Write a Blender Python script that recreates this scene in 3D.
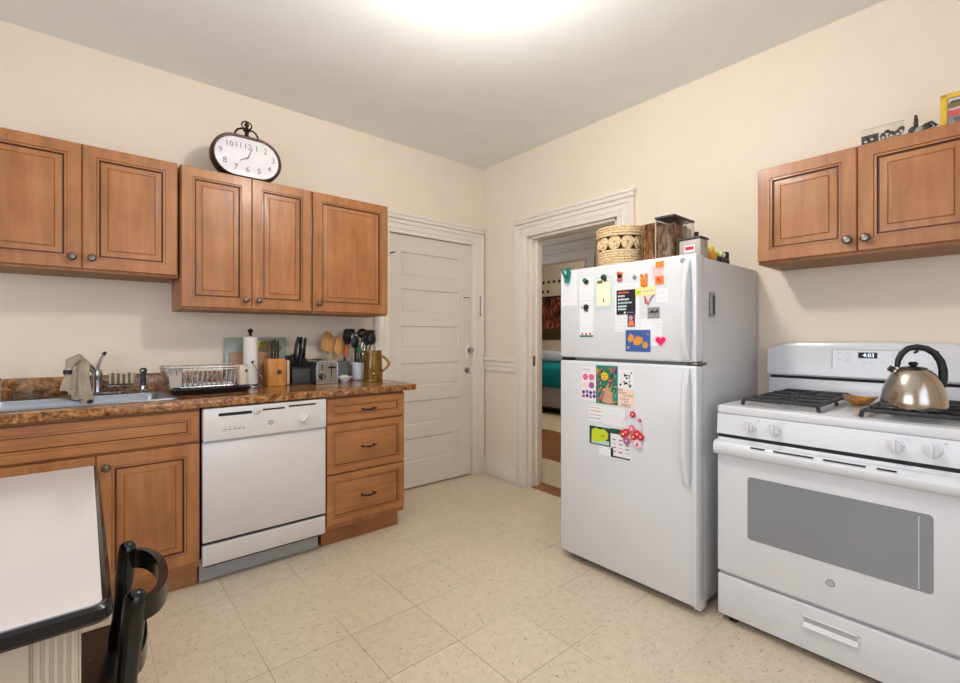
import bpy, bmesh, math, random
from mathutils import Vector, Matrix
for o in list(bpy.data.objects): bpy.data.objects.remove(o)
S = bpy.context.scene; COL = S.collection; PI = math.pi; V3 = Vector
random.seed(7)
# ---------------------------------------------------------------- camera, world, lights, exposure
F_PX, YAW, HOR = 463.0, 0.865, 337.6
cd = bpy.data.cameras.new('camera'); cam = bpy.data.objects.new('camera', cd); COL.objects.link(cam)
cam.location = (-2.738, -3.171, 1.21)
cam.rotation_euler = (PI/2, 0, YAW - PI/2)
cd.sensor_width = 36; cd.lens = 36*F_PX/960; cd.shift_y = (HOR-341.5)/960*1.0; cd.clip_start = .02
S.camera = cam
S.view_settings.view_transform = 'Standard'; S.view_settings.look = 'None'
S.view_settings.exposure = 0.1; S.view_settings.gamma = 1
S.view_settings.use_curve_mapping = False
W = bpy.data.worlds.new('world'); S.world = W; W.use_nodes = True
W.node_tree.nodes['Background'].inputs[0].default_value = (.75, .85, 1, 1)
W.node_tree.nodes['Background'].inputs[1].default_value = 1.0
def light(name, kind, loc, power, color=(1,1,1), rot=(0,0,0), size=(1,1), radius=.1):
    l = bpy.data.lights.new(name, kind); l.energy = power; l.color = color
    if kind == 'AREA':
        l.shape = 'RECTANGLE'; l.size, l.size_y = size
    else: l.shadow_soft_size = radius
    o = bpy.data.objects.new(name, l); COL.objects.link(o); o.location = loc; o.rotation_euler = rot
    return o
LAMP = V3((-1.668, -1.915, 2.727))
light('ceiling_lamp_light', 'POINT', LAMP - V3((0,0,.245)), 38, (1,.965,.91), radius=.08)
light('window_light_rear', 'AREA', (-2.3, -4.24, 1.5), 9, (.93,.97,1), (PI/2, 0, PI), (1.7, 1.3))  # soft fill at an added, unseen window behind the camera
light('window_light_near', 'AREA', (-4.24, -2.2, 1.5), 19, (.95,.98,1), (PI/2, 0, -PI/2), (1.9, 1.3))  # second soft fill, at an added window left of the camera
light('hall_lamp_light', 'POINT', (.65, -1.9, 2.45), 8, (1,.92,.82), radius=.1)  # unseen fill added to light the hall, no fixture built
light('bedroom_lamp_light', 'POINT', (2.5, .6, 2.4), 42, (1,.93,.85), radius=.12)  # unseen fill added to brighten the bedroom, no fixture built
# ---------------------------------------------------------------- materials
def lin(c): return tuple(((x/255)/12.92 if x/255 <= .04045 else ((x/255+.055)/1.055)**2.4) for x in c)
def rgba(c): return (*lin(c), 1)
def mat(name, c, rough=.5, metal=0, spec=.5, coat=0, trans=0, ior=1.45, emit=0, alpha=1, bump=0, bscale=40, vary=0, vscale=6):
    m = bpy.data.materials.new(name); m.use_nodes = True; nt = m.node_tree; b = nt.nodes['Principled BSDF']
    b.inputs['Base Color'].default_value = rgba(c); b.inputs['Roughness'].default_value = rough
    b.inputs['Metallic'].default_value = metal; b.inputs['Specular IOR Level'].default_value = spec
    b.inputs['Coat Weight'].default_value = coat; b.inputs['Transmission Weight'].default_value = trans
    b.inputs['IOR'].default_value = ior; b.inputs['Coat Roughness'].default_value = .08
    if alpha < 1: b.inputs['Alpha'].default_value = alpha
    if emit:
        b.inputs['Emission Color'].default_value = rgba(c); b.inputs['Emission Strength'].default_value = emit
    tc = nt.nodes.new('ShaderNodeTexCoord'); no = nt.nodes.new('ShaderNodeTexNoise')
    nt.links.new(tc.outputs['Object'], no.inputs['Vector']); no.inputs['Scale'].default_value = vscale; no.inputs['Detail'].default_value = 4
    rp = nt.nodes.new('ShaderNodeValToRGB'); v = vary if vary else .015
    k = lin(c); rp.color_ramp.elements[0].color = (*[x*(1-v) for x in k], 1); rp.color_ramp.elements[1].color = (*[min(1, x*(1+v)) for x in k], 1)
    rp.color_ramp.elements[0].position = .3; rp.color_ramp.elements[1].position = .7
    nt.links.new(no.outputs['Fac'], rp.inputs[0]); nt.links.new(rp.outputs[0], b.inputs['Base Color'])
    if bump:
        n2 = nt.nodes.new('ShaderNodeTexNoise'); n2.inputs['Scale'].default_value = bscale; nt.links.new(tc.outputs['Object'], n2.inputs['Vector'])
        bp = nt.nodes.new('ShaderNodeBump'); bp.inputs['Strength'].default_value = bump; bp.inputs['Distance'].default_value = .002
        nt.links.new(n2.outputs['Fac'], bp.inputs['Height']); nt.links.new(bp.outputs[0], b.inputs['Normal'])
    return m
class NT:
    def __init__(s, name, rough=.5, spec=.5):
        s.m = bpy.data.materials.new(name); s.m.use_nodes = True; s.t = s.m.node_tree; s.b = s.t.nodes['Principled BSDF']
        s.b.inputs['Roughness'].default_value = rough; s.b.inputs['Specular IOR Level'].default_value = spec
    def n(s, typ, ins=None, **kw):
        x = s.t.nodes.new('ShaderNode'+typ)
        for k, v in kw.items(): setattr(x, k, v)
        for k, v in (ins or {}).items():
            if isinstance(v, bpy.types.NodeSocket): s.t.links.new(v, x.inputs[k])
            else: x.inputs[k].default_value = v
        return x
    def math(s, op, a, b=0): return s.n('Math', {0: a, 1: b}, operation=op).outputs[0]
    def ramp(s, fac, stops):
        r = s.n('ValToRGB', {0: fac}); e = r.color_ramp.elements
        while len(e) < len(stops): e.new(.5)
        for i, (p, c) in enumerate(stops): e[i].position = p; e[i].color = rgba(c)
        return r.outputs[0]
    def mix(s, fac, a, b):
        x = s.t.nodes.new('ShaderNodeMix'); x.data_type = 'RGBA'
        for k, v in ((0, fac), (6, a), (7, b)):
            if isinstance(v, bpy.types.NodeSocket): s.t.links.new(v, x.inputs[k])
            else: x.inputs[k].default_value = v
        return x.outputs[2]
    def color(s, c): s.t.links.new(c, s.b.inputs['Base Color']); return s
    def bump(s, h, st=.3, d=.002):
        b = s.n('Bump', {'Height': h, 'Strength': st, 'Distance': d}); s.t.links.new(b.outputs[0], s.b.inputs['Normal']); return s
def wood(name, c0, c1, c2, axis='z', rough=.38, sc=1.0, coat=.15):
    t = NT(name, rough); t.b.inputs['Coat Weight'].default_value = coat; t.b.inputs['Coat Roughness'].default_value = .2
    tc = t.n('TexCoord'); k = {'z': (14, 14, 1.6), 'x': (1.6, 14, 14), 'y': (14, 1.6, 14)}[axis]
    mp = t.n('Mapping', {'Vector': tc.outputs['Object'], 'Scale': tuple(x*sc for x in k)})
    n1 = t.n('TexNoise', {'Vector': mp.outputs[0], 'Scale': 3.0, 'Detail': 8, 'Roughness': .6, 'Distortion': .4})
    n2 = t.n('TexNoise', {'Vector': tc.outputs['Object'], 'Scale': 5.0, 'Detail': 3})
    f = t.math('ADD', t.math('MULTIPLY', n1.outputs[0], .6), t.math('MULTIPLY', n2.outputs[0], .4))
    return t.color(t.ramp(f, [(.3, c0), (.5, c1), (.68, c2)])).m
def floor_mat():
    t = NT('vinyl_tile_floor', .3, .5)
    g = t.n('NewGeometry'); T = .3135
    p = t.n('VectorMath', {0: g.outputs['Position'], 1: (2.23, 1.395, 0)}, operation='ADD').outputs[0]
    p = t.n('VectorMath', {0: p, 1: (1/T, 1/T, 1)}, operation='MULTIPLY').outputs[0]
    fl = t.n('VectorMath', {0: p}, operation='FLOOR').outputs[0]; fr = t.n('VectorMath', {0: p}, operation='FRACTION').outputs[0]
    wn = t.n('TexWhiteNoise', {'Vector': fl}, noise_dimensions='3D')
    ang = t.math('MULTIPLY', wn.outputs[0], 6.28)
    off = t.n('VectorMath', {0: wn.outputs[1], 1: (9, 9, 9)}, operation='MULTIPLY').outputs[0]
    q = t.n('VectorMath', {0: g.outputs['Position'], 1: off}, operation='ADD').outputs[0]
    rot = t.n('VectorRotate', {'Vector': q, 'Angle': ang}, rotation_type='Z_AXIS').outputs[0]
    def fleck(scale, sx, lo, hi, o):
        mp = t.n('Mapping', {'Vector': rot, 'Scale': (scale, scale*sx, scale), 'Location': (o, o, 0)})
        n = t.n('TexNoise', {'Vector': mp.outputs[0], 'Scale': 1.0, 'Detail': 1.5, 'Roughness': .45, 'Distortion': .6})
        return t.n('MapRange', {'Value': n.outputs[0], 'From Min': lo, 'From Max': hi}).outputs[0]
    base = t.n('TexNoise', {'Vector': g.outputs['Position'], 'Scale': 30.0, 'Detail': 4})
    bc = t.ramp(base.outputs[0], [(.3, (215,197,172)), (.7, (225,208,184))])
    c = t.mix(t.math('MULTIPLY', fleck(38, 3.6, .62, .70, 0), .28), bc, rgba((165,128,92)))
    c = t.mix(t.math('MULTIPLY', fleck(40, 3.4, .672, .715, 17), .6), c, rgba((105,78,58)))
    c = t.mix(t.math('MULTIPLY', fleck(55, 2.6, .62, .70, 31), .35), c, rgba((232,216,196)))
    sp = t.n('SeparateXYZ', {0: fr}); dd = []
    for i in (0, 1):
        dd.append(t.math('MINIMUM', sp.outputs[i], t.math('SUBTRACT', 1.0, sp.outputs[i])))
    d = t.math('MINIMUM', dd[0], dd[1])
    seam = t.math('LESS_THAN', d, .0042)
    fade = t.n('TexNoise', {'Vector': g.outputs['Position'], 'Scale': 1.6, 'Detail': 1})
    fa = t.n('MapRange', {'Value': fade.outputs[0], 'From Min': .4, 'From Max': .62, 'To Min': .05, 'To Max': .75}).outputs[0]
    c = t.mix(t.math('MULTIPLY', seam, fa), c, rgba((112,88,68)))
    tint = t.n('MapRange', {'Value': wn.outputs[0], 'To Min': .965, 'To Max': 1.02}).outputs[0]
    hs = t.n('HueSaturation', {'Value': tint, 'Color': c})
    t.color(hs.outputs[0]); t.bump(base.outputs[0], .05)
    return t.m
def granite():
    t = NT('brown_granite_laminate', .16); tc = t.n('TexCoord')
    n = t.n('TexNoise', {'Vector': tc.outputs['Object'], 'Scale': 22.0, 'Detail': 8, 'Roughness': .7, 'Distortion': 1.2})
    v = t.n('TexVoronoi', {'Vector': tc.outputs['Object'], 'Scale': 70.0})
    f = t.math('ADD', t.math('MULTIPLY', n.outputs[0], .85), t.math('MULTIPLY', v.outputs[0], .2))
    return t.color(t.ramp(f, [(.36, (70,42,24)), (.48, (130,82,44)), (.58, (166,116,68)), (.72, (204,164,116))])).m
def brushed(name, c, rough=.28, axis='z', metal=1.0):
    t = NT(name, rough); t.b.inputs['Metallic'].default_value = metal; tc = t.n('TexCoord')
    k = {'z': (60, 60, 2), 'x': (2, 60, 60), 'r': (3, 3, 120)}[axis]
    mp = t.n('Mapping', {'Vector': tc.outputs['Object'], 'Scale': k})
    n = t.n('TexNoise', {'Vector': mp.outputs[0], 'Scale': 4.0, 'Detail': 3})
    r = t.n('MapRange', {'Value': n.outputs[0], 'To Min': rough*.7, 'To Max': rough*1.4}).outputs[0]
    t.t.links.new(r, t.b.inputs['Roughness'])
    a = tuple(int(x*.93) for x in c)
    return t.color(t.ramp(n.outputs[0], [(.35, a), (.65, c)])).m
def wicker():
    t = NT('seagrass_coil', .75, .2); tc = t.n('TexCoord')
    n = t.n('TexNoise', {'Vector': tc.outputs['Object'], 'Scale': 120.0, 'Detail': 3})
    return t.color(t.ramp(n.outputs[0], [(.3, (190,156,110)), (.5, (226,198,154)), (.7, (244,224,188))])).bump(n.outputs[0], .6).m
def bark(name, a, b, c, s=30):
    t = NT(name, .7, .3); tc = t.n('TexCoord')
    mp = t.n('Mapping', {'Vector': tc.outputs['Object'], 'Scale': (1, 1, .35)})
    n = t.n('TexNoise', {'Vector': mp.outputs[0], 'Scale': float(s), 'Detail': 5, 'Distortion': 1.5})
    return t.color(t.ramp(n.outputs[0], [(.35, a), (.5, b), (.65, c)])).bump(n.outputs[0], .5, .004).m
M = {}
M['wall'] = mat('cream_wall_paint', (237,222,204), .55, spec=.3, bump=.06, bscale=120)
M['wall2'] = mat('tan_hall_paint', (222,206,186), .6, spec=.3)
M['ceiling'] = mat('ceiling_paint', (240,243,240), .8, spec=.2)
M['trim'] = mat('white_trim_paint', (238,228,216), .35)
M['doorpaint'] = mat('white_door_paint', (226,216,204), .35)
M['floor'] = floor_mat()
M['oak'] = wood('honey_oak_floorboards', (98,58,28), (136,84,42), (160,104,58), 'y', .3, .5)
M['rug'] = mat('beige_woven_rug', (190,172,148), .95, spec=.1, vary=.25, vscale=120)
M['cab'] = wood('glazed_maple', (138,86,47), (165,107,61), (183,126,77), 'z', .42, .6)
M['cabh'] = wood('glazed_maple_horizontal', (138,86,47), (165,107,61), (183,126,77), 'x', .42, .6)
M['glaze'] = mat('dark_brown_glaze', (84,48,26), .45)
M['glaze2'] = mat('soft_brown_glaze', (128,80,44), .45)
M['cabin'] = mat('cabinet_underside', (150,112,74), .6)
M['granite'] = granite()
M['app'] = mat('white_appliance_enamel', (220,222,226), .22, coat=.3)
M['appd'] = mat('white_dishwasher_enamel', (216,211,208), .25, coat=.2)
M['appside'] = mat('textured_white_steel', (210,211,213), .35, bump=.25, bscale=500)
M['kick'] = mat('grey_metal_kick_plate', (176,178,180), .45)
M['gap'] = mat('black_gap_rubber', (24,24,26), .6)
M['black'] = mat('black_plastic', (22,22,24), .35)
M['blackpaint'] = mat('black_lacquered_wood', (8,7,7), .2, coat=.15)
M['seatwood'] = mat('dark_espresso_seat', (28,22,20), .35)
M['iron'] = mat('cast_iron', (44,44,48), .5, bump=.3, bscale=200)
M['grey'] = mat('grey_print', (140,142,146), .5)
M['lgrey'] = mat('light_grey_print', (196,199,203), .5)
M['ovenglass'] = mat('grey_oven_glass', (134,137,143), .12, coat=.4)
M['chrome'] = mat('chrome', (200,200,205), .12, 1)
M['nickel'] = mat('satin_nickel', (128,120,112), .28, 1)
M['steel'] = mat('sink_stainless', (158,162,170), .3, 1, vary=.05)
M['kettle'] = brushed('brushed_kettle_steel', (188,178,166), .2, 'r')
M['toast'] = brushed('brushed_toaster_steel', (170,166,160), .3, 'z')
M['bronze'] = mat('dark_bronze', (52,32,24), .35, .6)
M['face'] = mat('clock_face', (226,222,226), .12, coat=.8)
M['numer'] = mat('clock_numeral_print', (120,112,118), .6)
M['enamel'] = mat('white_enamel', (212,206,203), .2, coat=.3)
M['navy'] = mat('black_enamel_rim', (9,10,15), .1, coat=.15)
M['beige'] = mat('beige_painted_wood', (206,190,166), .45, vary=.06)
M['paper'] = mat('white_paper', (236,236,238), .8, spec=.2)
M['paperb'] = mat('cream_paper', (238,236,208), .8, spec=.2)
M['ltblue'] = mat('pale_blue_card', (188,214,216), .7)
M['pinkl'] = mat('pale_pink_paper', (246,206,210), .8)
M['peach'] = mat('peach_paper', (240,214,196), .8, spec=.2)
M['yellowl'] = mat('pale_yellow_note', (240,228,160), .8)
M['gframe'] = mat('ochre_yellow_frame', (222,180,60), .45)
M['yellow'] = mat('yellow_print', (240,200,40), .6)
M['lime'] = mat('lime_green_print', (196,214,40), .6)
M['green'] = mat('green_print', (40,120,60), .6)
M['dgreen'] = mat('dark_green_print', (26,70,52), .6)
M['teal'] = mat('teal_plastic', (20,130,112), .35)
M['tealcloth'] = mat('teal_blanket', (24,124,130), .9, spec=.1, vary=.1, vscale=9)
M['orange'] = mat('orange_print', (240,130,30), .6)
M['red'] = mat('red_print', (206,34,44), .5)
M['magenta'] = mat('hot_pink_plastic', (232,30,100), .4)
M['pink'] = mat('rose_print', (226,110,140), .6)
M['mauve'] = mat('mauve_print', (168,92,160), .6)
M['purple'] = mat('purple_print', (76,44,120), .6)
M['blue'] = mat('blue_print', (60,92,160), .6)
M['ltred'] = mat('faded_red_print', (200,90,90), .6)
M['cyan'] = mat('sky_print', (90,180,190), .6)
M['ink'] = mat('black_ink', (28,28,34), .6)
M['gold'] = mat('ochre_print', (214,150,60), .6)
M['skin'] = mat('warm_tan_print', (206,160,130), .6)
M['seagrass'] = wicker()
M['shadowfill'] = mat('dark_basket_lining', (92,66,40), .9)  # dark colour for the shade inside the basket
M['bark'] = bark('brown_bark', (60,34,20), (120,78,46), (170,122,80))
M['bark2'] = bark('grey_brown_bark', (92,58,40), (146,108,80), (196,166,136), 30)
M['glass'] = mat('clear_glass', (240,244,244), .03, trans=1, ior=1.3)
M['blueglass'] = mat('frosted_blue_glass', (152,160,152), .25, coat=.4)
M['amber'] = mat('amber_glass', (184,148,40), .06, trans=.85, ior=1.4, coat=.3)
M['amberd'] = mat('amber_orange_glass', (226,160,40), .05, trans=.6, ior=1.4, coat=.4)
M['towel'] = mat('beige_dish_cloth', (176,160,140), .95, spec=.1, bump=.5, bscale=300, vary=.12, vscale=30)
M['ptowel'] = mat('paper_towel', (226,220,216), .9, spec=.1, bump=.4, bscale=300)
M['bamboo'] = wood('bamboo_block', (170,104,36), (206,138,62), (222,160,84), 'z', .4, 3)
M['spoonwood'] = wood('olive_wood', (140,88,42), (190,136,78), (212,164,104), 'z', .5, 2)
M['board'] = wood('pale_cutting_board', (150,108,76), (178,136,102), (196,158,124), 'x', .5, 1.5)
M['beigep'] = mat('beige_plastic', (214,186,160), .4)
M['dgrey'] = mat('charcoal_plastic', (62,60,60), .5)
M['stone'] = mat('grey_glazed_ceramic', (104,104,110), .3, vary=.15)
M['white'] = mat('white_ceramic', (216,218,228), .25, coat=.3)
M['offwhite'] = mat('off_white_plastic', (206,192,170), .4)
M['mesh'] = mat('grey_translucent_plastic', (176,166,158), .4)
M['olive'] = mat('olive_stripe', (122,110,70), .7)
M['carrot'] = mat('carrot_orange_plastic', (216,106,40), .4)
M['lampglass'] = mat('opal_lamp_glass', (255,244,228), .4, emit=7)
M['lcd'] = mat('lit_clock_digits', (220,240,255), .5, emit=1.5)
M['sky'] = mat('window_daylight', (210,228,255), .5, emit=1.2)  # glow of the added, unseen panes
M['linen'] = mat('grey_striped_linen', (150,150,152), .95, vary=.3, vscale=60)
M['pic0'] = bark('night_castle_print', (30,14,10), (96,42,26), (206,120,76), 16)
M['picl'] = mat('poster_lawn', (70,56,24), .6)
M['silver'] = mat('silver_photo_print', (150,146,140), .4, vary=.3, vscale=60)
M['dark'] = mat('dark_photo_print', (60,56,54), .4, vary=.5, vscale=60)
# ---------------------------------------------------------------- mesh builder
class MB:
    def __init__(s): s.bm = bmesh.new(); s.mats = []
    def mi(s, m):
        m = M[m] if isinstance(m, str) else m
        if m not in s.mats: s.mats.append(m)
        return s.mats.index(m)
    def _absorb(s, b2, m):
        i = s.mi(m); mp = {}
        for v in b2.verts: mp[v] = s.bm.verts.new(v.co)
        for f in b2.faces:
            try: nf = s.bm.faces.new([mp[v] for v in f.verts]); nf.material_index = i
            except ValueError: pass
        b2.free()
    def box(s, a, b, m, bev=0, seg=2, xf=None):
        lo = [min(a[i], b[i]) for i in range(3)]; hi = [max(a[i], b[i]) for i in range(3)]
        b2 = bmesh.new(); bmesh.ops.create_cube(b2, size=1)
        for v in b2.verts: v.co = V3([lo[i] + (v.co[i]+.5)*(hi[i]-lo[i]) for i in range(3)])
        if bev: bmesh.ops.bevel(b2, geom=b2.edges[:], offset=min(bev, .49*min(hi[i]-lo[i] for i in range(3))), segments=seg, affect='EDGES', profile=.5)
        if xf: b2.transform(xf)
        s._absorb(b2, m); return s
    def rings(s, rs, m, cap0=True, cap1=True, closed=True, loop=False):
        i = s.mi(m); R = [[s.bm.verts.new(p) for p in r] for r in rs]; n = len(R[0])
        pairs = list(zip(R, R[1:])) + ([(R[-1], R[0])] if loop else [])
        for A, B in pairs:
            for k in range(n if closed else n-1):
                j = (k+1) % n
                try: f = s.bm.faces.new((A[k], A[j], B[j], B[k])); f.material_index = i
                except ValueError: pass
        if closed and not loop:
            if cap0: s.bm.faces.new(list(reversed(R[0]))).material_index = i
            if cap1: s.bm.faces.new(R[-1]).material_index = i
        return s
    def tube(s, pts, r, m, seg=8, loop=False, sy=1.0, flatdir=None):
        pts = [V3(p) for p in pts]; n = len(pts); rs = []; up = None
        for i, p in enumerate(pts):
            if loop: d = pts[(i+1) % n] - pts[i-1]
            else: d = pts[min(i+1, n-1)] - pts[max(i-1, 0)]
            d.normalize()
            if flatdir is not None: a = V3(flatdir)
            elif up is None: a = V3((0,0,1)) if abs(d.z) < .9 else V3((1,0,0))
            else: a = up
            x = d.cross(a).normalized(); y = x.cross(d).normalized(); up = y
            rr = r[i] if isinstance(r, (list, tuple)) else r
            rs.append([p + x*rr*math.cos(2*PI*k/seg) + y*rr*sy*math.sin(2*PI*k/seg) for k in range(seg)])
        return s.rings(rs, m, loop=loop)
    def lathe(s, prof, c, m, seg=24, axis='z', caps=True):
        c = V3(c); rs = []
        for r, h in prof:
            r = max(r, 1e-5)
            ring = []
            for k in range(seg):
                a = 2*PI*k/seg; u, v = r*math.cos(a), r*math.sin(a)
                ring.append(c + {'z': V3((u,v,h)), 'x': V3((h,u,v)), 'y': V3((v,h,u))}[axis])
            rs.append(ring)
        return s.rings(rs, m, caps, caps)
    def prism(s, poly, m, O=(0,0,0), U=(1,0,0), V=(0,0,1), N=(0,-1,0), t=.01):
        O, U, V, N = map(V3, (O, U, V, N))
        a = [O + U*x + V*y for x, y in poly]; b = [p + N*t for p in a]
        return s.rings([a, b], m)
    def sphere(s, c, r, m, seg=12, sc=(1,1,1)):
        b2 = bmesh.new(); bmesh.ops.create_uvsphere(b2, u_segments=seg, v_segments=max(6, seg*2//3), radius=r)
        for v in b2.verts: v.co = V3((v.co.x*sc[0], v.co.y*sc[1], v.co.z*sc[2])) + V3(c)
        s._absorb(b2, m); return s
    def panel(s, O, U, N, w, h, rg, t, frame, glaze=None, V=(0,0,1)):
        # nested rectangular profile: rg = [(inset, height, is_glaze)]; returns a slab with a worked front
        O, U, N, V = map(V3, (O, U, N, V))
        def rect(i, d): return [O+U*i+V*i+N*d, O+U*(w-i)+V*i+N*d, O+U*(w-i)+V*(h-i)+N*d, O+U*i+V*(h-i)+N*d]
        prev = s.bm; R = [[s.bm.verts.new(p) for p in rect(0, 0)]]
        for i, d, g in rg: R.append([s.bm.verts.new(p) for p in rect(i, t+d)])
        fi = s.mi(frame); gi = s.mi(glaze) if glaze else fi
        for k in range(1, len(R)):
            g = rg[k-1][2]
            for j in range(4):
                s.bm.faces.new((R[k-1][j], R[k-1][(j+1) % 4], R[k][(j+1) % 4], R[k][j])).material_index = s.mi(g) if isinstance(g, str) else gi if g else fi
        s.bm.faces.new(R[-1]).material_index = fi
        s.bm.faces.new(list(reversed(R[0]))).material_index = fi
        return s
    def text(s, body, size, O, U, V, m, depth=.0004, align='CENTER'):
        cu = bpy.data.curves.new('t', 'FONT'); cu.body = body; cu.size = size; cu.align_x = align; cu.align_y = 'CENTER'; cu.resolution_u = 2
        ob = bpy.data.objects.new('t', cu); COL.objects.link(ob); dg = bpy.context.evaluated_depsgraph_get()
        me = bpy.data.meshes.new_from_object(ob.evaluated_get(dg)); i = s.mi(m); O, U, V = V3(O), V3(U), V3(V); N = U.cross(V)
        vs = [s.bm.verts.new(O + U*v.co.x + V*v.co.y + N*depth) for v in me.vertices]
        for p in me.polygons:
            try: s.bm.faces.new([vs[k] for k in p.vertices]).material_index = i
            except ValueError: pass
        bpy.data.objects.remove(ob); bpy.data.curves.remove(cu); bpy.data.meshes.remove(me); return s
    def build(s, name, parent=None, origin=None, ang=38, local=False):
        bm = s.bm; bmesh.ops.recalc_face_normals(bm, faces=bm.faces[:]) if not getattr(s, 'keep', 0) else None
        if origin is None and parent is None:
            xs = [v.co for v in bm.verts]; lo = [min(p[i] for p in xs) for i in range(3)]; hi = [max(p[i] for p in xs) for i in range(3)]
            origin = ((lo[0]+hi[0])/2, (lo[1]+hi[1])/2, lo[2])
        base = V3((0,0,0)); q = parent
        while q is not None: base += q.location; q = q.parent
        o_ = V3(origin) if parent is None else base
        if parent is None or not local: bmesh.ops.translate(bm, vec=-o_, verts=bm.verts[:])
        for f in bm.faces: f.smooth = True
        for e in bm.edges:
            if len(e.link_faces) == 2 and e.calc_face_angle(0) > math.radians(ang): e.smooth = False
        me = bpy.data.meshes.new(name); bm.to_mesh(me); bm.free()
        for m in s.mats: me.materials.append(m)
        o = bpy.data.objects.new(name, me); COL.objects.link(o)
        if parent is None: o.location = o_
        else: o.parent = parent
        return o
def tag(o, label, cat=None, group=None):
    o['label'] = label
    if cat: o['category'] = cat
    if group: o['group'] = group
    return o
def thing(name, loc, label, cat, group=None):
    o = bpy.data.objects.new(name, None); COL.objects.link(o); o.location = loc; o.empty_display_size = .05
    return tag(o, label, cat, group)
def struct(mb, name, parent=None):
    o = mb.build(name, parent)
    if parent is None: o['kind'] = 'structure'
    return o
def B(*boxes, bev=0):
    m = MB()
    for a, b, mt in boxes: m.box(a, b, mt, bev)
    return m
# ---------------------------------------------------------------- room shell
H = 2.727; XN, YR = -4.3, -4.3; TW = .13
struct(B(((XN-.1, YR-.1, -.08), (.0, .12, 0), 'floor')), 'floor')
struct(B(((XN-.1, YR-.1, H), (1.3, 1.6, H+.08), 'ceiling')), 'ceiling')
DX0, DX1, DZ = -.965, -.145, 2.028
m = MB()
m.box((XN-.1, 0, 0), (DX0, .12, H), 'wall'); m.box((DX1, 0, 0), (.0, .12, H), 'wall'); m.box((DX0, 0, DZ), (DX1, .12, H), 'wall')
m.box((DX0, .09, 0), (DX1, .12, DZ), 'trim')
struct(m, 'wall_left')
OY0, OY1, OZ = -1.39, -.575, 2.025       # doorway in the right wall
m = MB(); m.box((0, OY1, 0), (TW, .12, H), 'wall'); m.box((0, YR-.1, 0), (TW, OY0, H), 'wall'); m.box((0, OY0, OZ), (TW, OY1, H), 'wall')
struct(m, 'wall_right')
def windowed(name, axis, pos, a0, a1, w0, w1, z0, z1, th):
    m = MB()
    def bx(p, q, zz0, zz1):
        if axis == 'y': m.box((p, pos-th, zz0), (q, pos, zz1), 'wall')
        else: m.box((pos-th, p, zz0), (pos, q, zz1), 'wall')
    bx(a0, w0, 0, H); bx(w1, a1, 0, H); bx(w0, w1, 0, z0); bx(w0, w1, z1, H)
    struct(m, name)
windowed('wall_rear', 'y', YR, XN-.1, 0, -3.2, -1.4, .85, 2.15, .1)
windowed('wall_near', 'x', XN, YR, 0, -3.2, -1.2, .85, 2.15, .1)
def fill_window(n, axis, pos, w0, w1, z0, z1):  # added window out of view, put in around a soft fill light
    def P(a, d, z): return (a, pos-d, z) if axis == 'y' else (pos-d, a, z)
    m = MB(); c = .09
    m.box(P(w0-c, -.02, z0-c), P(w0, .0, z1+c), 'trim', .003); m.box(P(w1, -.02, z0-c), P(w1+c, 0, z1+c), 'trim', .003)
    m.box(P(w0-c, -.02, z1), P(w1+c, 0, z1+c), 'trim', .003); m.box(P(w0-c, -.04, z0-.04), P(w1+c, 0, z0), 'trim', .003)
    mid = (z0+z1)/2
    for a in (w0, (w0+w1)/2-.02, w1-.04): m.box(P(a, .03, z0), P(a+.04, .07, z1), 'trim')
    for z in (z0, mid-.02, z1-.04): m.box(P(w0, .03, z), P(w1, .07, z+.04), 'trim')
    w = struct(m, 'window_%d' % n)
    g = MB(); g.box(P(w0, .085, z0), P(w1, .095, z1), 'sky'); g.build('pane', w)  # glowing sheet behind the added window frame
fill_window(1, 'y', YR, -3.2, -1.4, .85, 2.15); fill_window(2, 'x', XN, -3.2, -1.2, .85, 2.15)
# hall and bedroom beyond the doorway
struct(B(((TW, -3.2, -.08), (1.2, 1.6, -.004), 'oak'), ((0, OY0+.01, -.08), (TW, OY1-.01, .004), 'oak'), ((1.2, -2.0, -.08), (4.1, 4.3, -.004), 'oak')), 'floor_hall')
BY0, BY1, BZ = -.235, .62, 2.03
m = MB(); m.box((1.2, -3.2, -.004), (1.3, BY0, H), 'wall2'); m.box((1.2, BY1, -.004), (1.3, 1.6, H), 'wall2'); m.box((1.2, BY0, BZ), (1.3, BY1, H), 'wall2')
struct(m, 'wall_hall_far')
struct(B(((TW, 1.5, -.004), (1.2, 1.6, H), 'wall2')), 'wall_hall_left'); struct(B(((TW, -3.2, -.004), (1.2, -3.1, H), 'wall2')), 'wall_hall_right')
struct(B(((3.95, -2, -.004), (4.05, 4.3, H), 'wall2')), 'wall_bedroom_far'); struct(B(((1.3, 4.2, -.004), (3.95, 4.3, H), 'wall2')), 'wall_bedroom_left')
struct(B(((1.3, -2, -.004), (3.95, -1.9, H), 'wall2')), 'wall_bedroom_right'); struct(B(((1.3, -2, H), (4.1, 4.3, H+.08), 'ceiling')), 'ceiling_bedroom')
struct(B(((1.2, 1.6, -.004), (1.3, 4.2, H), 'wall2')), 'wall_bedroom_near')
M['greytrim'] = mat('grey_white_trim', (196,184,170), .4)
m = MB()
for d, z0, z1, e in ((.02, BZ, BZ+.12, .12), (.032, BZ+.1, BZ+.135, .14), (.045, BZ+.2, BZ+.235, .16), (.022, BZ+.13, BZ+.22, .13)): m.box((1.2-d, BY0-e, z0), (1.2, BY1+e, z1), 'greytrim', .003)
for y in (BY0-.12, BY1): m.box((1.18, y, 0), (1.2, y+.12, BZ), 'greytrim', .003)
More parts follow.
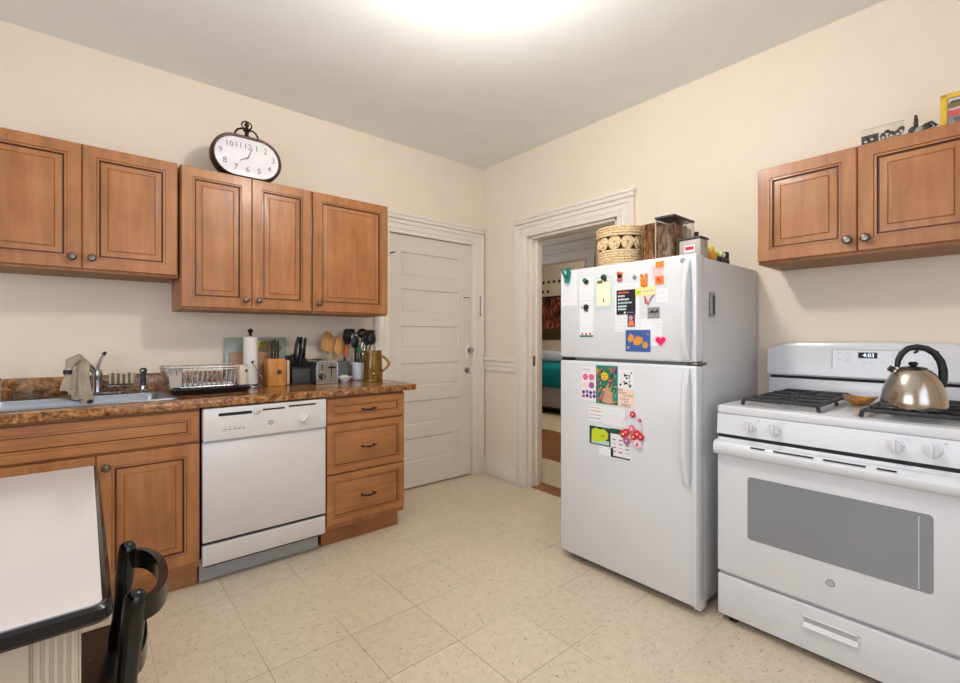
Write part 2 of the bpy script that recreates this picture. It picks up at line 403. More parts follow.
m.box((1.17, BY0-.12, 0), (1.2, BY0-.105, BZ), 'greytrim', .003); m.box((1.17, BY0-.015, 0), (1.2, BY0, BZ), 'greytrim', .003)
struct(m, 'trim_5')
# trims: door casing on the left wall, doorway casing on the right wall
def casing(name, face, a0, a1, zt, lo_a=None, hi_a=None):
    # face(a, d, z) -> point; a along the wall, d out of the wall
    m = MB(); w = .125
    def bx(A0, A1, D0, D1, Z0, Z1, bv=.003): m.box(face(A0, D0, Z0), face(A1, D1, Z1), 'trim', bv)
    for s, e in ((a0, -1), (a1, 1)):
        bx(s+e*.001, s+e*(w-.002), 0, .02, 0, zt+.005); bx(s, s+e*.014, 0, .027, 0, zt); bx(s+e*.034, s+e*.046, 0, .025, 0, zt+.02); bx(s+e*(w-.03), s+e*w, 0, .034, 0, zt+.1); bx(s+e*(w-.045), s+e*(w-.034), 0, .026, 0, zt+.1)
    bx(a0-w+.003, a1+w-.003, 0, .0205, zt+.001, zt+.13); bx(a0-.013, a1+.013, 0, .0265, zt-.0005, zt+.014); bx(a0-.04, a1+.04, 0, .025, zt+.034, zt+.046)
    bx(a0-w+.002, a1+w-.002, 0, .03, zt+.075, zt+.09); bx(a0-w-.004, a1+w+.004, 0, .036, zt+.11, zt+.15); bx(a0-w-.01, a1+w+.01, 0, .045, zt+.138, zt+.158)
    return struct(m, name)
casing('trim_1', lambda a, d, z: (a, -d, z), DX0-.0, DX1+.005, DZ-.003)
casing('trim_2', lambda a, d, z: (-d, a, z), OY0-.012, OY1+.012, OZ)
m = MB()   # doorway jamb lining
m.box((-.0, OY1-.0, 0), (TW, OY1-.02, OZ), 'trim', .002); m.box((0, OY0, 0), (TW, OY0+.02, OZ), 'trim', .002); m.box((0, OY0, OZ-.02), (TW, OY1, OZ), 'trim', .002)
m.box((.05, OY1-.02, 0), (.09, OY1-.034, OZ-.02), 'trim', .002); m.box((.05, OY0+.02, 0), (.09, OY0+.034, OZ-.02), 'trim', .002)
m.box((.02, OY1-.02, .98), (.045, OY1-.0225, 1.06), 'nickel')
struct(m, 'trim_3')
yb = OY1+.012+.125
m = MB(); m.box((-.018, yb, 0), (0, -.0, .135), 'trim', .003); m.box((-.024, yb, .135), (0, -.0, .15), 'trim', .004); m.box((-.012, yb, .15), (0, 0, .172), 'trim', .004)
struct(m, 'baseboard_right')
m = MB(); m.box((-.02, YR, 0), (0, -3.2, .15), 'trim', .004); struct(m, 'baseboard_rear_right')
m = MB(); m.box((-.012, yb, .925), (0, 0, 1.02), 'trim', .003); m.box((-.03, yb, 1.005), (0, 0, 1.035), 'trim', .006); m.box((-.022, yb, .965), (0, 0, .98), 'trim', .004)
m.box((-.018, yb, .922), (0, 0, .935), 'trim', .003)
struct(m, 'trim_4')
# the white five-board door
d = MB(); w_, h_ = DX1-DX0-.006, DZ-.018; x0 = DX0+.003
d.box((x0, .012, .012), (x0+w_, .05, .012+h_), 'doorpaint')
px0, px1 = -.851, -.278
tops = [1.888, 1.597, 1.303, 1.005, .700, .402]; ph = .19
zs = [.012]
for t_ in reversed(tops): zs += [t_-ph if t_ > .5 else .215, t_]
zs.append(.012+h_)
d.box((x0, 0, .012), (px0, .012, .012+h_), 'doorpaint'); d.box((px1, 0, .012), (x0+w_, .012, .012+h_), 'doorpaint')
for i in range(0, len(zs), 2): d.box((px0, 0, zs[i]), (px1, .012, zs[i+1]), 'doorpaint')
for i in range(1, len(zs)-1, 2):
    d.panel((px0, .012, zs[i]), (1,0,0), (0,-1,0), px1-px0, zs[i+1]-zs[i], [(0, .0095, 0), (.006, .002, 0), (.014, .001, 0), (.016, .004, 0), (.02, .004, 0)], 0.0, 'doorpaint')
door = struct(d, 'door_1')
m = MB(); m.lathe([(.006, 0), (.006, -.03), (.026, -.036), (.03, -.05), (.024, -.062), (.001, -.066)], (-.186, -.003, 1.10), 'chrome', 16, 'y'); m.box((-.205, -.004, 1.03), (-.168, 0, 1.16), 'trim', .004); m.box((-.15, -.02, 1.075), (-.132, 0, 1.13), 'trim', .003)
m.build('door_knob', door)
m = MB(); m.lathe([(.024, 0), (.024, -.012), (.014, -.02), (.001, -.022)], (-.19, -.0, .925), 'nickel', 16, 'y'); m.box((-.194, -.035, .91), (-.186, -.018, .945), 'chrome', .003); m.box((-.155, -.022, .90), (-.135, 0, .96), 'trim', .003)
m.build('deadbolt', door)
m = MB(); m.box((-.25, -.008, 1.535), (-.165, 0, 1.57), 'trim', .003); m.tube([(-.235, -.014, 1.56), (-.165, -.014, 1.56)], .004, 'nickel'); m.build('door_latch', door)
m = MB(); m.tube([(-.062, -.035, 1.58), (-.062, -.034, 1.42)], .0035, 'nickel', 8); m.sphere((-.062, -.036, 1.41), .009, 'nickel', 10); m.build('latch_rod', door)
m = MB(); m.box((-.968, -.008, 1.84), (-.952, 0, 1.87), 'black', .002); m.tube([(-.96, -.008, 1.862), (-.955, -.04, 1.86), (-.94, -.06, 1.865)], .005, 'black'); m.build('coat_hook', door)
# ceiling lamp
t = thing('ceiling_lamp', LAMP - V3((0,0,.147)), 'round opal glass ceiling lamp glowing above the kitchen floor', 'ceiling lamp')
MB().lathe([(.09, 0), (.09, -.02), (.03, -.03), (.02, -.07), (.10, -.075), (.145, -.085)], LAMP, 'trim', 40).build('canopy', t)
MB().lathe([(.142, -.083), (.148, -.095), (.13, -.12), (.08, -.14), (.001, -.147)], LAMP, 'lampglass', 40).build('lamp_shade', t)
# ---------------------------------------------------------------- cabinets
RG = [(0, -.003, 0), (.003, 0, 0), (.050, 0, 0), (.052, -.004, 'glaze2'), (.060, -.003, 0), (.0635, -.010, 1), (.068, -.010, 1), (.092, -.004, 0), (.0935, -.0055, 'glaze2'), (.096, -.002, 0)]
RGD = [(0, -.003, 0), (.003, 0, 0), (.036, 0, 0), (.038, -.005, 'glaze2'), (.046, -.004, 0), (.050, -.010, 1), (.055, -.009, 0)]
XL, ZL, NL = (1,0,0), (0,0,1), (0,-1,0)
def knob(p, N, parent):
    m = MB(); p = V3(p); ax = 'y' if N[1] else 'x'; s = -1
    m.lathe([(.009, 0), (.006, s*.004), (.006, s*.014), (.016, s*.018), (.0175, s*.024), (.012, s*.031), (.001, s*.033)], p, 'nickel', 16, ax)
    return m.build('knob', parent)
def upper_left(x0, x1, z0, z1, splits, label, knobs, leftend=False):
    t = thing('wall_cabinet', ((x0+x1)/2, -.15, z0), label, 'kitchen cabinet', 'maple wall cabinets')
    m = MB(); m.box((x0, -.308, z0), (x1, -.002, z1), 'cab', .001); m.box((x0+.018, -.30, z0-.001), (x1-.018, -.02, z0+.0005), 'cabin')
    m.box((x0, -.312, z0-.0), (x1, -.29, z0+.03), 'cab', .002)
    m.build('cabinet_body', t)
    xs = [x0+.003]+splits+[x1-.003]
    for a, b, k in zip(xs, xs[1:], knobs):
        dm = MB(); dm.panel((a+.0015, -.311, z0+.012), XL, NL, b-a-.003, z1-z0-.018, RG, .02, 'cab', 'glaze'); dd = dm.build('cabinet_door', t)
        knob((k, -.331, z0+.062), NL, dd)
    return t
upper_left(-3.12, -2.372, 1.52, 2.118, [-2.75], 'short maple wall cabinet with two doors at the far left, above the sink', [-2.785, -2.715])
upper_left(-2.362, -1.678, 1.36, 2.118, [-2.018], 'tall narrow two-door maple wall cabinet under the oval clock', [-2.052, -1.984])
upper_left(-1.674, -1.148, 1.36, 2.118, [], 'tall single-door maple wall cabinet beside the white paneled door', [-1.635])
# base drawers cabinet
def pull(c, parent, w=.1):
    c = V3(c); m = MB()
    pts = [c+V3((-w/2+w*i/10, -.022+.006*math.cos(i/10*2*PI)*0-.006*math.sin(i/10*PI), -.006*math.sin(i/10*PI))) for i in range(11)]
    m.tube(pts, [.0035 if i in (0, 10) else .0045 if i != 5 else .006 for i in range(11)], 'bronze', 8)
    for s in (-1, 1): m.tube([c+V3((s*w*.36, 0, 0)), c+V3((s*w*.36, -.024, 0))], .0045, 'bronze', 8)
    return m.build('drawer_pull', parent)
t = thing('drawer_cabinet', (-1.445, -.32, 0), 'maple base cabinet with three drawers at the end of the counter beside the white door', 'kitchen cabinet')
m = MB(); m.box((-1.705, -.60, .11), (-1.19, -.02, .874), 'cab', .001); m.box((-1.70, -.535, 0), (-1.195, -.02, .11), 'cabh'); m.build('cabinet_body', t)
for z0, z1 in ((.722, .862), (.430, .712), (.142, .422)):
    dm = MB(); dm.panel((-1.70, -.602, z0), XL, NL, .503, z1-z0, RGD, .02, 'cabh', 'glaze'); dd = dm.build('drawer', t); pull((-1.448, -.615, (z0+z1)/2-.004), dd)
# sink base
t = thing('sink_cabinet', (-2.71, -.32, 0), 'maple sink base cabinet with two doors under the steel sink', 'kitchen cabinet')
m = MB(); x0, x1 = -3.09, -2.320
m.box((x0+.018, -.584, .112), (x1-.018, -.03, .13), 'cabin'); m.box((x0, -.60, .11), (x0+.018, -.031, .874), 'cab'); m.box((x1-.018, -.60, .11), (x1, -.031, .874), 'cab'); m.box((x0, -.03, .11), (x1, -.02, .874), 'cabin')
m.box((x0+.018, -.5995, .69), (x1-.018, -.585, .873), 'cabh'); m.box((x0+.001, -.6005, .1095), (x1-.001, -.585, .15), 'cabh'); m.box((-2.72, -.599, .15), (-2.69, -.586, .69), 'cab'); m.box((x0, -.535, 0), (x1, -.50, .11), 'cabh')
m.build('cabinet_body', t)
dm = MB(); dm.panel((x0+.005, -.602, .716), XL, NL, x1-x0-.01, .146, RGD, .02, 'cabh', 'glaze'); tag(dm.build('false_drawer', t), 'wide false drawer front')
for a, b, k in ((x0+.005, -2.706, -2.74), (-2.702, x1-.005, -2.672)):
    dm = MB(); dm.panel((a, -.602, .142), XL, NL, b-a, .562, RG, .02, 'cab', 'glaze'); dd = dm.build('cabinet_door', t); knob((k, -.623, .655), NL, dd)
# dishwasher
t = thing('dishwasher', (-2.007, -.32, 0), 'white built-in dishwasher with a dial and vent slots under the counter', 'dishwasher')
X0, X1 = -2.312, -1.71
m = MB(); m.box((X0+.012, -.59, .09), (X1-.012, -.04, .868), 'gap'); m.build('tub', t)
m = MB(); m.box((X0, -.628, .222), (X1, -.595, .705), 'appd', .005); m.build('door_panel', t)
m = MB(); m.box((X0, -.642, .71), (X1, -.595, .868), 'appd', .008); m.box((X0+.004, -.632, .70), (X1-.004, -.6, .714), 'kick')
for a, b, z in ((X0+.065, X0+.215, .835), (X0+.235, X0+.375, .841), (X0+.395, X0+.54, .846)): m.box((a, -.6425, z-.008 if b < X0+.3 else z-.005), (b, -.63, z+.007 if b < X0+.3 else z+.004), 'gap')
m.box((X0+.02, -.6435, .853), (X1-.02, -.64, .856), 'appd', .001)
for i in range(5):
    m.box((X0+.085+i*.021, -.6432, .757), (X0+.1+i*.021, -.64, .762), 'grey')
    if i < 4: m.sphere((X0+.095+i*.022, -.642, .772), .003, 'grey', 8)
m.box((X0+.09, -.6432, .784), (X0+.165, -.64, .786), 'lgrey')
cp = m.build('control_panel', t)
m = MB(); m.lathe([(.012, 0), (.012, -.003), (.001, -.0035)], (-2.007, -.642, .772), 'grey', 20, 'y'); m.lathe([(.0105, -.003), (.0095, -.0045)], (-2.007, -.642, .772), 'kick', 20, 'y'); m.text('GE', .011, (-2.007, -.6466, .772), XL, ZL, 'app'); tag(m.build('logo_badge', cp), 'round grey GE badge')
m = MB(); m.box((X0+.222, -.655, .826), (X0+.243, -.64, .85), 'appd', .004); m.box((X0+.23, -.662, .838), (X0+.262, -.65, .846), 'appd', .003); m.build('door_latch', cp)
m = MB(); m.lathe([(.03, 0), (.03, -.004), (.024, -.006), (.022, -.022), (.001, -.023)], (-1.835, -.641, .775), 'appd', 24, 'y')
m.box((-1.84, -.672, .753), (-1.83, -.655, .797), 'appd', .003, xf=Matrix.Translation((-1.835,0,.775)) @ Matrix.Rotation(.8, 4, 'Y') @ Matrix.Translation((1.835,0,-.775))); m.build('dial', cp)
m = MB(); m.box((X0, -.622, .108), (X1, -.595, .206), 'appd', .004); m.build('lower_panel', t)
m = MB(); m.box((X0-.0, -.54, .004), (X1-.01, -.52, .118), 'kick', .002)
for x in (X1-.03, X1-.05, X0+.03): m.lathe([(.003, 0), (.003, -.003)], (x, -.54, .095), 'gap', 8, 'y')
m.build('kick_plate', t)
# counter top
m = MB(); CT = .914; cx0, cx1 = -3.14, -1.12; sx0, sx1, sy0, sy1 = -3.085, -2.43, -.505, -.10
m.box((cx0, -.645, CT-.038), (cx1, sy0, CT), 'granite', .006); m.box((cx0, sy1, CT-.038), (cx1, -.022, CT), 'granite')
m.box((cx0, sy0, CT-.038), (sx0, sy1, CT), 'granite'); m.box((sx1, sy0-.01, CT-.038), (cx1, sy1, CT), 'granite')
m.box((cx0, -.022, CT-.038), (cx1, -.002, 1.012), 'granite', .004)
CT += .0006
tag(m.build('countertop'), 'glossy brown speckled laminate countertop with low backsplash', 'countertop')
# sink
t = thing('kitchen_sink', (-2.76, -.30, CT), 'stainless steel drop-in sink in the brown countertop', 'sink')
m = MB(); ox0, ox1, oy0, oy1 = -3.12, -2.392, -.535, -.05
def rr(x0, x1, y0, y1, z, r, n=5):
    out = []
    for cx, cy, a in ((x1-r, y1-r, 0), (x0+r, y1-r, 90), (x0+r, y0+r, 180), (x1-r, y0+r, 270)):
        for k in range(n+1): th = math.radians(a+90*k/n); out.append((cx+r*math.cos(th), cy+r*math.sin(th), z))
    return out
m.rings([rr(ox0, ox1, oy0, oy1, CT, .03), rr(ox0+.004, ox1-.004, oy0+.004, oy1-.004, CT+.006, .03), rr(ox0+.02, ox1-.02, oy0+.018, oy1-.01, CT+.006, .03),
         rr(sx0+.01, sx1-.012, -.50, -.145, CT+.002, .05), rr(sx0+.018, sx1-.02, -.492, -.153, CT-.02, .05), rr(sx0+.028, sx1-.03, -.48, -.165, CT-.17, .06), rr(sx0+.07, sx1-.07, -.44, -.2, CT-.18, .06)], 'steel', cap0=False)
m.build('basin', t)
m = MB(); m.lathe([(.04, .001), (.04, .004), (.03, .002), (.001, .002)], (-2.76, -.32, CT-.18), 'chrome', 20); m.build('drain', t)
# faucet
t = thing('faucet', (-2.70, -.095, CT+.006), 'chrome single-lever kitchen faucet on the steel sink deck', 'faucet')
m = MB(); m.lathe([(.03, 0), (.03, .006), (.024, .012), (.022, .05), (.023, .09), (.025, .1), (.02, .125), (.001, .13)], (-2.693, -.095, CT+.006), 'chrome', 20)
m.rings([rr(-2.80, -2.585, -.125, -.065, CT+.006, .028), rr(-2.80, -2.585, -.125, -.065, CT+.012, .028), rr(-2.795, -2.59, -.12, -.07, CT+.015, .024)], 'chrome')
m.build('body', t)
m = MB(); m.tube([(-2.693, -.095, 1.025), (-2.72, -.12, 1.065), (-2.755, -.155, 1.087), (-2.79, -.195, 1.08), (-2.802, -.21, 1.05)], [.014, .014, .0135, .0135, .014], 'chrome', 12); m.tube([(-2.802, -.21, 1.055), (-2.803, -.212, 1.035)], .017, 'black', 12); m.build('spout', t)
m = MB(); m.tube([(-2.693, -.095, 1.04), (-2.687, -.09, 1.075), (-2.675, -.085, 1.105), (-2.664, -.082, 1.125)], [.016, .012, .011, .008], 'chrome', 10, sy=.7); m.tube([(-2.668, -.083, 1.12), (-2.658, -.08, 1.135)], [.01, .007], 'black', 8); m.build('lever', t)
t = thing('side_sprayer', (-2.50, -.09, CT+.006), 'slim chrome sink sprayer standing right of the faucet', 'sink sprayer')
m = MB(); m.lathe([(.022, 0), (.022, .006), (.014, .012), (.013, .03)], (-2.50, -.09, CT+.006), 'chrome', 16); m.build('base', t)
m = MB(); m.lathe([(.011, .02), (.013, .05), (.011, .09), (.016, .105), (.017, .118), (.01, .126), (.001, .127)], (-2.50, -.09, CT+.006), 'dgrey', 14); m.sphere((-2.504, -.105, CT+.117), .009, 'chrome', 10); m.build('spray_head', t)
# cloth over the spout
m = MB()
def lobe(cx, cy, zt, zb, w0, w1, ph):
    rs = []
    for i in range(11):
        f = i/10; z = zt + (zb-zt)*f; w = w0+(w1-w0)*f; ring = []
        for k in range(28):
            a = 2*PI*k/28; q = 1+.2*math.sin(3*a+ph+f*1.5)+.14*math.sin(5*a+ph*2)
            if i == 0: q *= .5
            ring.append((cx+w*q*math.cos(a)+.006*math.sin(f*5+ph), cy+w*.55*q*math.sin(a), z+(.012*math.sin(2*a+ph)+.008*math.sin(3*a) if i > 6 else 0)*f))
        rs.append(ring)
    m.rings(rs, 'towel')
lobe(-2.80, -.205, 1.06, .95, .018, .026, .4); lobe(-2.752, -.18, 1.105, .915, .02, .034, 1.7); lobe(-2.735, -.185, 1.08, .895, .016, .024, 3.1)
m.tube([(-2.80, -.205, 1.05), (-2.79, -.2, 1.095), (-2.765, -.178, 1.108), (-2.74, -.17, 1.08)], [.014, .022, .024, .018], 'towel', 12)
tag(m.build('dish_cloth'), 'crumpled beige dish cloth hanging over the faucet spout', 'cloth')
# striped sponge pack, plates, bottle by the sink
t = thing('sponge_holder', (-2.595, -.045, .945), 'ribbed olive and cream sponge holder stuck on the low backsplash', 'sponge holder')
m = MB()
for i in range(9): m.box((-2.645+i*.0115, -.07, .965), (-2.6345+i*.0115, -.03, 1.02+.004*math.sin(i)), 'olive' if i % 2 else 'offwhite', .003)
m.build('sponge', t)
m = MB(); m.tube([(-2.65, -.028, 1.0), (-2.65, -.075, .98), (-2.65, -.075, .958), (-2.54, -.075, .958), (-2.54, -.075, .985), (-2.535, -.028, 1.02)], .003, 'chrome', 6); m.tube([(-2.65, -.03, .958), (-2.54, -.03, .958)], .002, 'chrome', 6); m.box((-2.64, -.027, .962), (-2.55, -.023, .99), 'mesh'); m.build('wire_rack', t)
m = MB(); m.lathe([(.045, 0), (.05, .004), (.058, .03), (.061, .036), (.055, .034), (.045, .01), (.001, .008)], (-2.945, -.098, CT+.007), 'glass', 28)
tag(m.build('glass_dish'), 'shallow clear glass dish behind the sink basin', 'dish')
t = thing('soap_bottle', (-3.062, -.13, CT+.006), 'clear soap bottle with dark pump collar at the left edge of the counter', 'bottle')
MB().lathe([(.028, 0), (.03, .005), (.03, .09), (.02, .11), (.014, .118)], (-3.062, -.13, CT+.007), 'mesh', 20).build('bottle_body', t)
MB().lathe([(.028, .09), (.03, .092), (.03, .1), (.012, .125), (.006, .128), (.006, .16), (.001, .161)], (-3.062, -.13, CT+.007), 'black', 16).build('pump', t)
# dish rack
t = thing('dish_rack', (-2.21, -.26, CT), 'chrome wire dish rack on a black drip tray', 'dish rack')
m = MB(); tx0, tx1, ty0, ty1 = -2.40, -2.035, -.42, -.12
m.rings([rr(tx0+.02, tx1-.02, ty0+.02, ty1-.02, CT, .02), rr(tx0, tx1, ty0, ty1, CT+.028, .03), rr(tx0+.006, tx1-.006, ty0+.006, ty1-.006, CT+.028, .03), rr(tx0+.03, tx1-.03, ty0+.03, ty1-.03, CT+.008, .02)], 'black')
m.build('drip_tray', t)
m = MB(); a0, a1, b0, b1, zt, zb = -2.435, -2.065, -.40, -.14, 1.055, .952
def loopw(x0, x1, y0, y1, z, r=.0028): m.tube(rr(x0, x1, y0, y1, z, .02, 4), r, 'chrome', 6, loop=True)
loopw(a0, a1, b0, b1, zt, .0035); loopw(a0, a1, b0, b1, zt-.012, .002); loopw(a0+.02, a1-.02, b0+.02, b1-.02, zb, .003)
for i in range(15):
    f = i/14; x = a0+.02+(a1-a0-.04)*f; xb = a0+.035+(a1-a0-.07)*f
    m.tube([(x, b0, zt), (xb, b0+.02, zb), (xb, b1-.02, zb), (x, b1, zt)], .0018, 'chrome', 5)
for i in range(6):
    y = b0+.03+(b1-b0-.06)*i/5
    m.tube([(a0, y, zt), (a0+.02, y, zb), (a1-.02, y, zb), (a1, y, zt)], .0018, 'chrome', 5)
m.build('wire_basket', t)
m = MB()
for i in range(11):
    x = a0+.07+i*.027
    m.tube([(x, b0+.05, zb), (x+.024, b0+.05, zb+.06), (x+.024, b0+.06, zb+.06), (x+.002, b0+.075, zb)], .0018, 'nickel', 6)
    m.tube([(x, b1-.09, zb), (x+.024, b1-.09, zb+.06), (x+.024, b1-.08, zb+.06), (x+.002, b1-.065, zb)], .0018, 'nickel', 6)
m.tube([(a0+.07, b0+.05, zb), (a0+.075+10*.027, b0+.05, zb)], .0025, 'chrome', 6); m.tube([(a0+.07, b1-.09, zb), (a0+.075+10*.027, b1-.09, zb)], .0025, 'chrome', 6); m.tube([(a0+.2, b0+.05, zb), (a0+.2, b1-.09, zb)], .0025, 'chrome', 6)
m.build('plate_divider', t)
m = MB(); m.prism([(0, 0), (.045, 0), (.052, .092), (-.012, .092)], 'mesh', (a0+.022, b0+.008, zb+.006), t=.002); m.build('side_guard', t)
m = MB(); m.rings([rr(-2.102, -2.064, -.42, -.36, .955, .012), rr(-2.106, -2.060, -.424, -.356, 1.060, .012), rr(-2.103, -2.063, -.421, -.359, 1.060, .011), rr(-2.099, -2.067, -.417, -.363, .962, .01)], 'offwhite'); m.sphere((-2.07, -.424, 1.03), .008, 'dgrey', 8); m.build('cutlery_cup', t)
# boards behind
t = thing('glass_cutting_board', (-1.91, -.04, CT), 'frosted blue glass cutting board with a yellow lemon print leaning on the wall', 'cutting board')
m = MB(); xf = Matrix.Translation((0, -.05, CT)) @ Matrix.Rotation(math.radians(-4), 4, 'X') @ Matrix.Translation((0, .05, -CT))
m.box((-2.095, -.05, CT+.001), (-1.738, -.045, CT+.295), 'blueglass', .002, xf=xf)
for x, z, r in ((-1.92, 1.165, .035), (-1.87, 1.15, .04), (-1.82, 1.165, .032), (-1.79, 1.14, .025)):
    m.lathe([(r, -.0012), (r*.6, -.0035), (.001, -.0035)], xf @ V3((x, -.0505, z)), 'lime' if x < -1.9 else 'olive', 16, 'y')
m.build('board', t)
m = MB(); xf = Matrix.Translation((0, -.075, CT)) @ Matrix.Rotation(math.radians(-5), 4, 'X') @ Matrix.Translation((0, .075, -CT))
m.box((-2.075, -.075, CT+.001), (-1.80, -.062, CT+.205), 'board', .006, xf=xf)
tag(m.build('wooden_cutting_board'), 'pale wooden cutting board leaning behind the paper towel roll', 'cutting board')
# paper towel
t = thing('paper_towel_holder', (-1.985, -.165, CT), 'wire paper towel holder with a ball finial on the counter', 'paper towel holder')
c = V3((-1.985, -.165, CT))
m = MB(); m.tube([c+V3((.062*math.cos(a*PI/12), .062*math.sin(a*PI/12), .004)) for a in range(24)], .0035, 'chrome', 6, loop=True); m.lathe([(.046, .001), (.046, .004), (.001, .005)], c, 'black', 20); m.lathe([(.05, .014), (.05, .018)], c, 'chrome', 20)
for a in (0, 2.1, 4.2): m.tube([c+V3((.062*math.cos(a), .062*math.sin(a), .004)), c+V3((.0, 0, .015))], .0025, 'chrome', 6)
m.build('base', t)
m = MB(); m.tube([c+V3((0,0,.01)), c+V3((0,0,.318))], .005, 'chrome', 8); m.build('post', t)
m = MB(); m.lathe([(.006, .306), (.014, .312), (.006, .318), (.008, .322), (.015, .33), (.016, .338), (.01, .346), (.001, .35)], c, 'bronze', 14); m.build('finial', t)
m = MB(); m.tube([c+V3((.06, -.01, .004)), c+V3((.058, -.04, .05)), c+V3((.02, -.048, .11)), c+V3((0, -.045, .15))], .0025, 'chrome', 6); m.sphere(c+V3((0, -.047, .152)), .008, 'chrome', 10); m.sphere(c+V3((0, -.049, .152)), .0065, 'black', 10, (1, 1.5, 1)); m.build('tension_arm', t)
m = MB(); m.lathe([(.016, 0), (.038, 0), (.039, .004), (.039, .274), (.038, .278), (.016, .278), (.015, .27)], c+V3((0,0,.02)), 'ptowel', 32); tag(m.build('paper_towel_roll'), 'white paper towel roll standing on its wire holder', 'paper towel roll')
# bamboo knife block
def handle(m, p, d, L, mt, r=.011, riv=True):
    p, d = V3(p), V3(d).normalized()
    m.tube([p, p+d*L*.12, p+d*L*.5, p+d*L*.85, p+d*L], [r*.7, r, r*.85, r*1.05, r*.7], mt, 10, sy=.65)
    if riv:
        for f in (.3, .6): m.sphere(p+d*L*f+V3((0, -r*.62, 0)), .0028, 'chrome', 6)
t = thing('knife_block', (-1.84, -.17, CT), 'light bamboo knife block holding slim black handles, right of the paper towel', 'knife block')
m = MB(); m.box((-1.90, -.215, CT), (-1.795, -.115, CT+.165), 'bamboo', .003)
for i in range(4): m.box((-1.895+i*.025, -.2165, CT+.005), (-1.892+i*.025, -.2145, CT+.16), 'spoonwood')
m.lathe([(.016, 0), (.016, -.002), (.001, -.002)], (-1.835, -.2155, CT+.085), 'ink', 16, 'y'); m.lathe([(.012, -.0018), (.0095, -.0026)], (-1.835, -.2155, CT+.085), 'gold', 16, 'y', False)
m.build('block_body', t)
for x, y, L in ((-1.862, -.16, .105), (-1.842, -.155, .115), (-1.85, -.18, .095), (-1.83, -.175, .105)):
    m = MB(); handle(m, (x, y, CT+.166), (.02, .02, 1), L*1.05, 'black', .0095, False); tag(m.build('knife'), 'slim plain black knife handle standing in the light bamboo block', 'knife', 'knives in the bamboo block')
m = MB(); m.box((-1.785, -.20, CT), (-1.765, -.10, CT+.155), 'beigep', .008, 3)
tag(m.build('plastic_cutting_board'), 'small beige plastic board standing between the two knife blocks', 'cutting board')
t = thing('knife_block', (-1.69, -.17, CT), 'black knife block full of riveted black-handled knives beside the toaster', 'knife block')
m = MB(); m.prism([(0, 0), (.13, 0), (.13, .18), (.0, .11)], 'black', (0, -.20, CT), (0,1,0), (0,0,1), (1,0,0), .12)
o_ = [v for v in m.bm.verts]
bmesh.ops.translate(m.bm, vec=(-1.755, 0, 0), verts=o_)
m.box((-1.75, -.202, CT+.005), (-1.64, -.199, CT+.095), 'dgrey', .001)
m.build('block_body', t)
for x, y, z, L, dx, lb in ((-1.735, -.175, .125, .14, .10, 'riveted black knife leaning at the front left of the black block'), (-1.715, -.13, .16, .13, .14, 'riveted black knife reaching highest at the back left of the black block'), (-1.708, -.185, .12, .10, .2, 'shorter black knife tilted rightwards at the front middle of the black block'), (-1.66, -.14, .165, .12, .05, 'upright black knife at the right side of the black block'), (-1.672, -.10, .17, .12, .04, 'upright black knife at the very back of the black block'), (-1.75, -.19, .115, .07, .0, 'shortest black knife at the far left of the black block')):
    m = MB(); handle(m, (x, y, CT+z), (dx, -.12, 1), L*1.1, 'black', .0145); m.tube([(x, y, CT+z-.03), (x+dx*.01, y, CT+z+.006)], .009, 'chrome', 8, sy=.3); tag(m.build('knife'), lb, 'knife', 'knives in the black block')
# toaster
t = thing('toaster', (-1.565, -.22, CT), 'brushed steel two-slice toaster with a dark dial', 'toaster')
m = MB(); prof = [(-.068, .012), (-.07, .12), (-.06, .142), (-.04, .148), (.04, .148), (.06, .142), (.07, .12), (.068, .012)]
m.prism(prof, 'toast', (-1.565, -.06, CT), XL, ZL, NL, .235); m.build('body', t)
m = MB(); m.prism([(x*1.05, y*1.02 if y > .1 else y-.01) for x, y in prof], 'dgrey', (-1.565, -.035, CT), XL, ZL, NL, .03); m.prism([(x*1.04, y*1.01 if y > .1 else y-.01) for x, y in prof], 'chrome', (-1.565, -.285, CT), XL, ZL, NL, .012); m.prism([(x*.93, y*.965+.002) for x, y in prof], 'toast', (-1.565, -.297, CT), XL, ZL, NL, .002)
m.box((-1.635, -.29, CT), (-1.495, -.04, CT+.014), 'black', .004); m.build('end_caps', t)
m = MB(); m.lathe([(.021, 0), (.021, -.004), (.017, -.006), (.016, -.018), (.001, -.019)], (-1.60, -.299, CT+.05), 'black', 20, 'y'); m.box((-1.603, -.322, CT+.035), (-1.597, -.315, CT+.065), 'chrome'); m.build('dial', t)
m = MB(); m.box((-1.542, -.3005, CT+.04), (-1.537, -.298, CT+.125), 'gap'); m.build('lever_slot', t)
m = MB(); m.box((-1.56, -.325, CT+.1), (-1.518, -.30, CT+.112), 'black', .003); m.build('lever', t)
for i in range(3): m = MB(); m.box((-1.606, -.302, CT+.09+i*.013), (-1.594, -.298, CT+.097+i*.013), 'black'); m.build('button', t)
m = MB()
for x in (-1.595, -1.555): m.box((x, -.25, CT+.1475), (x+.022, -.07, CT+.149), 'gap')
m.build('bread_slots', t)
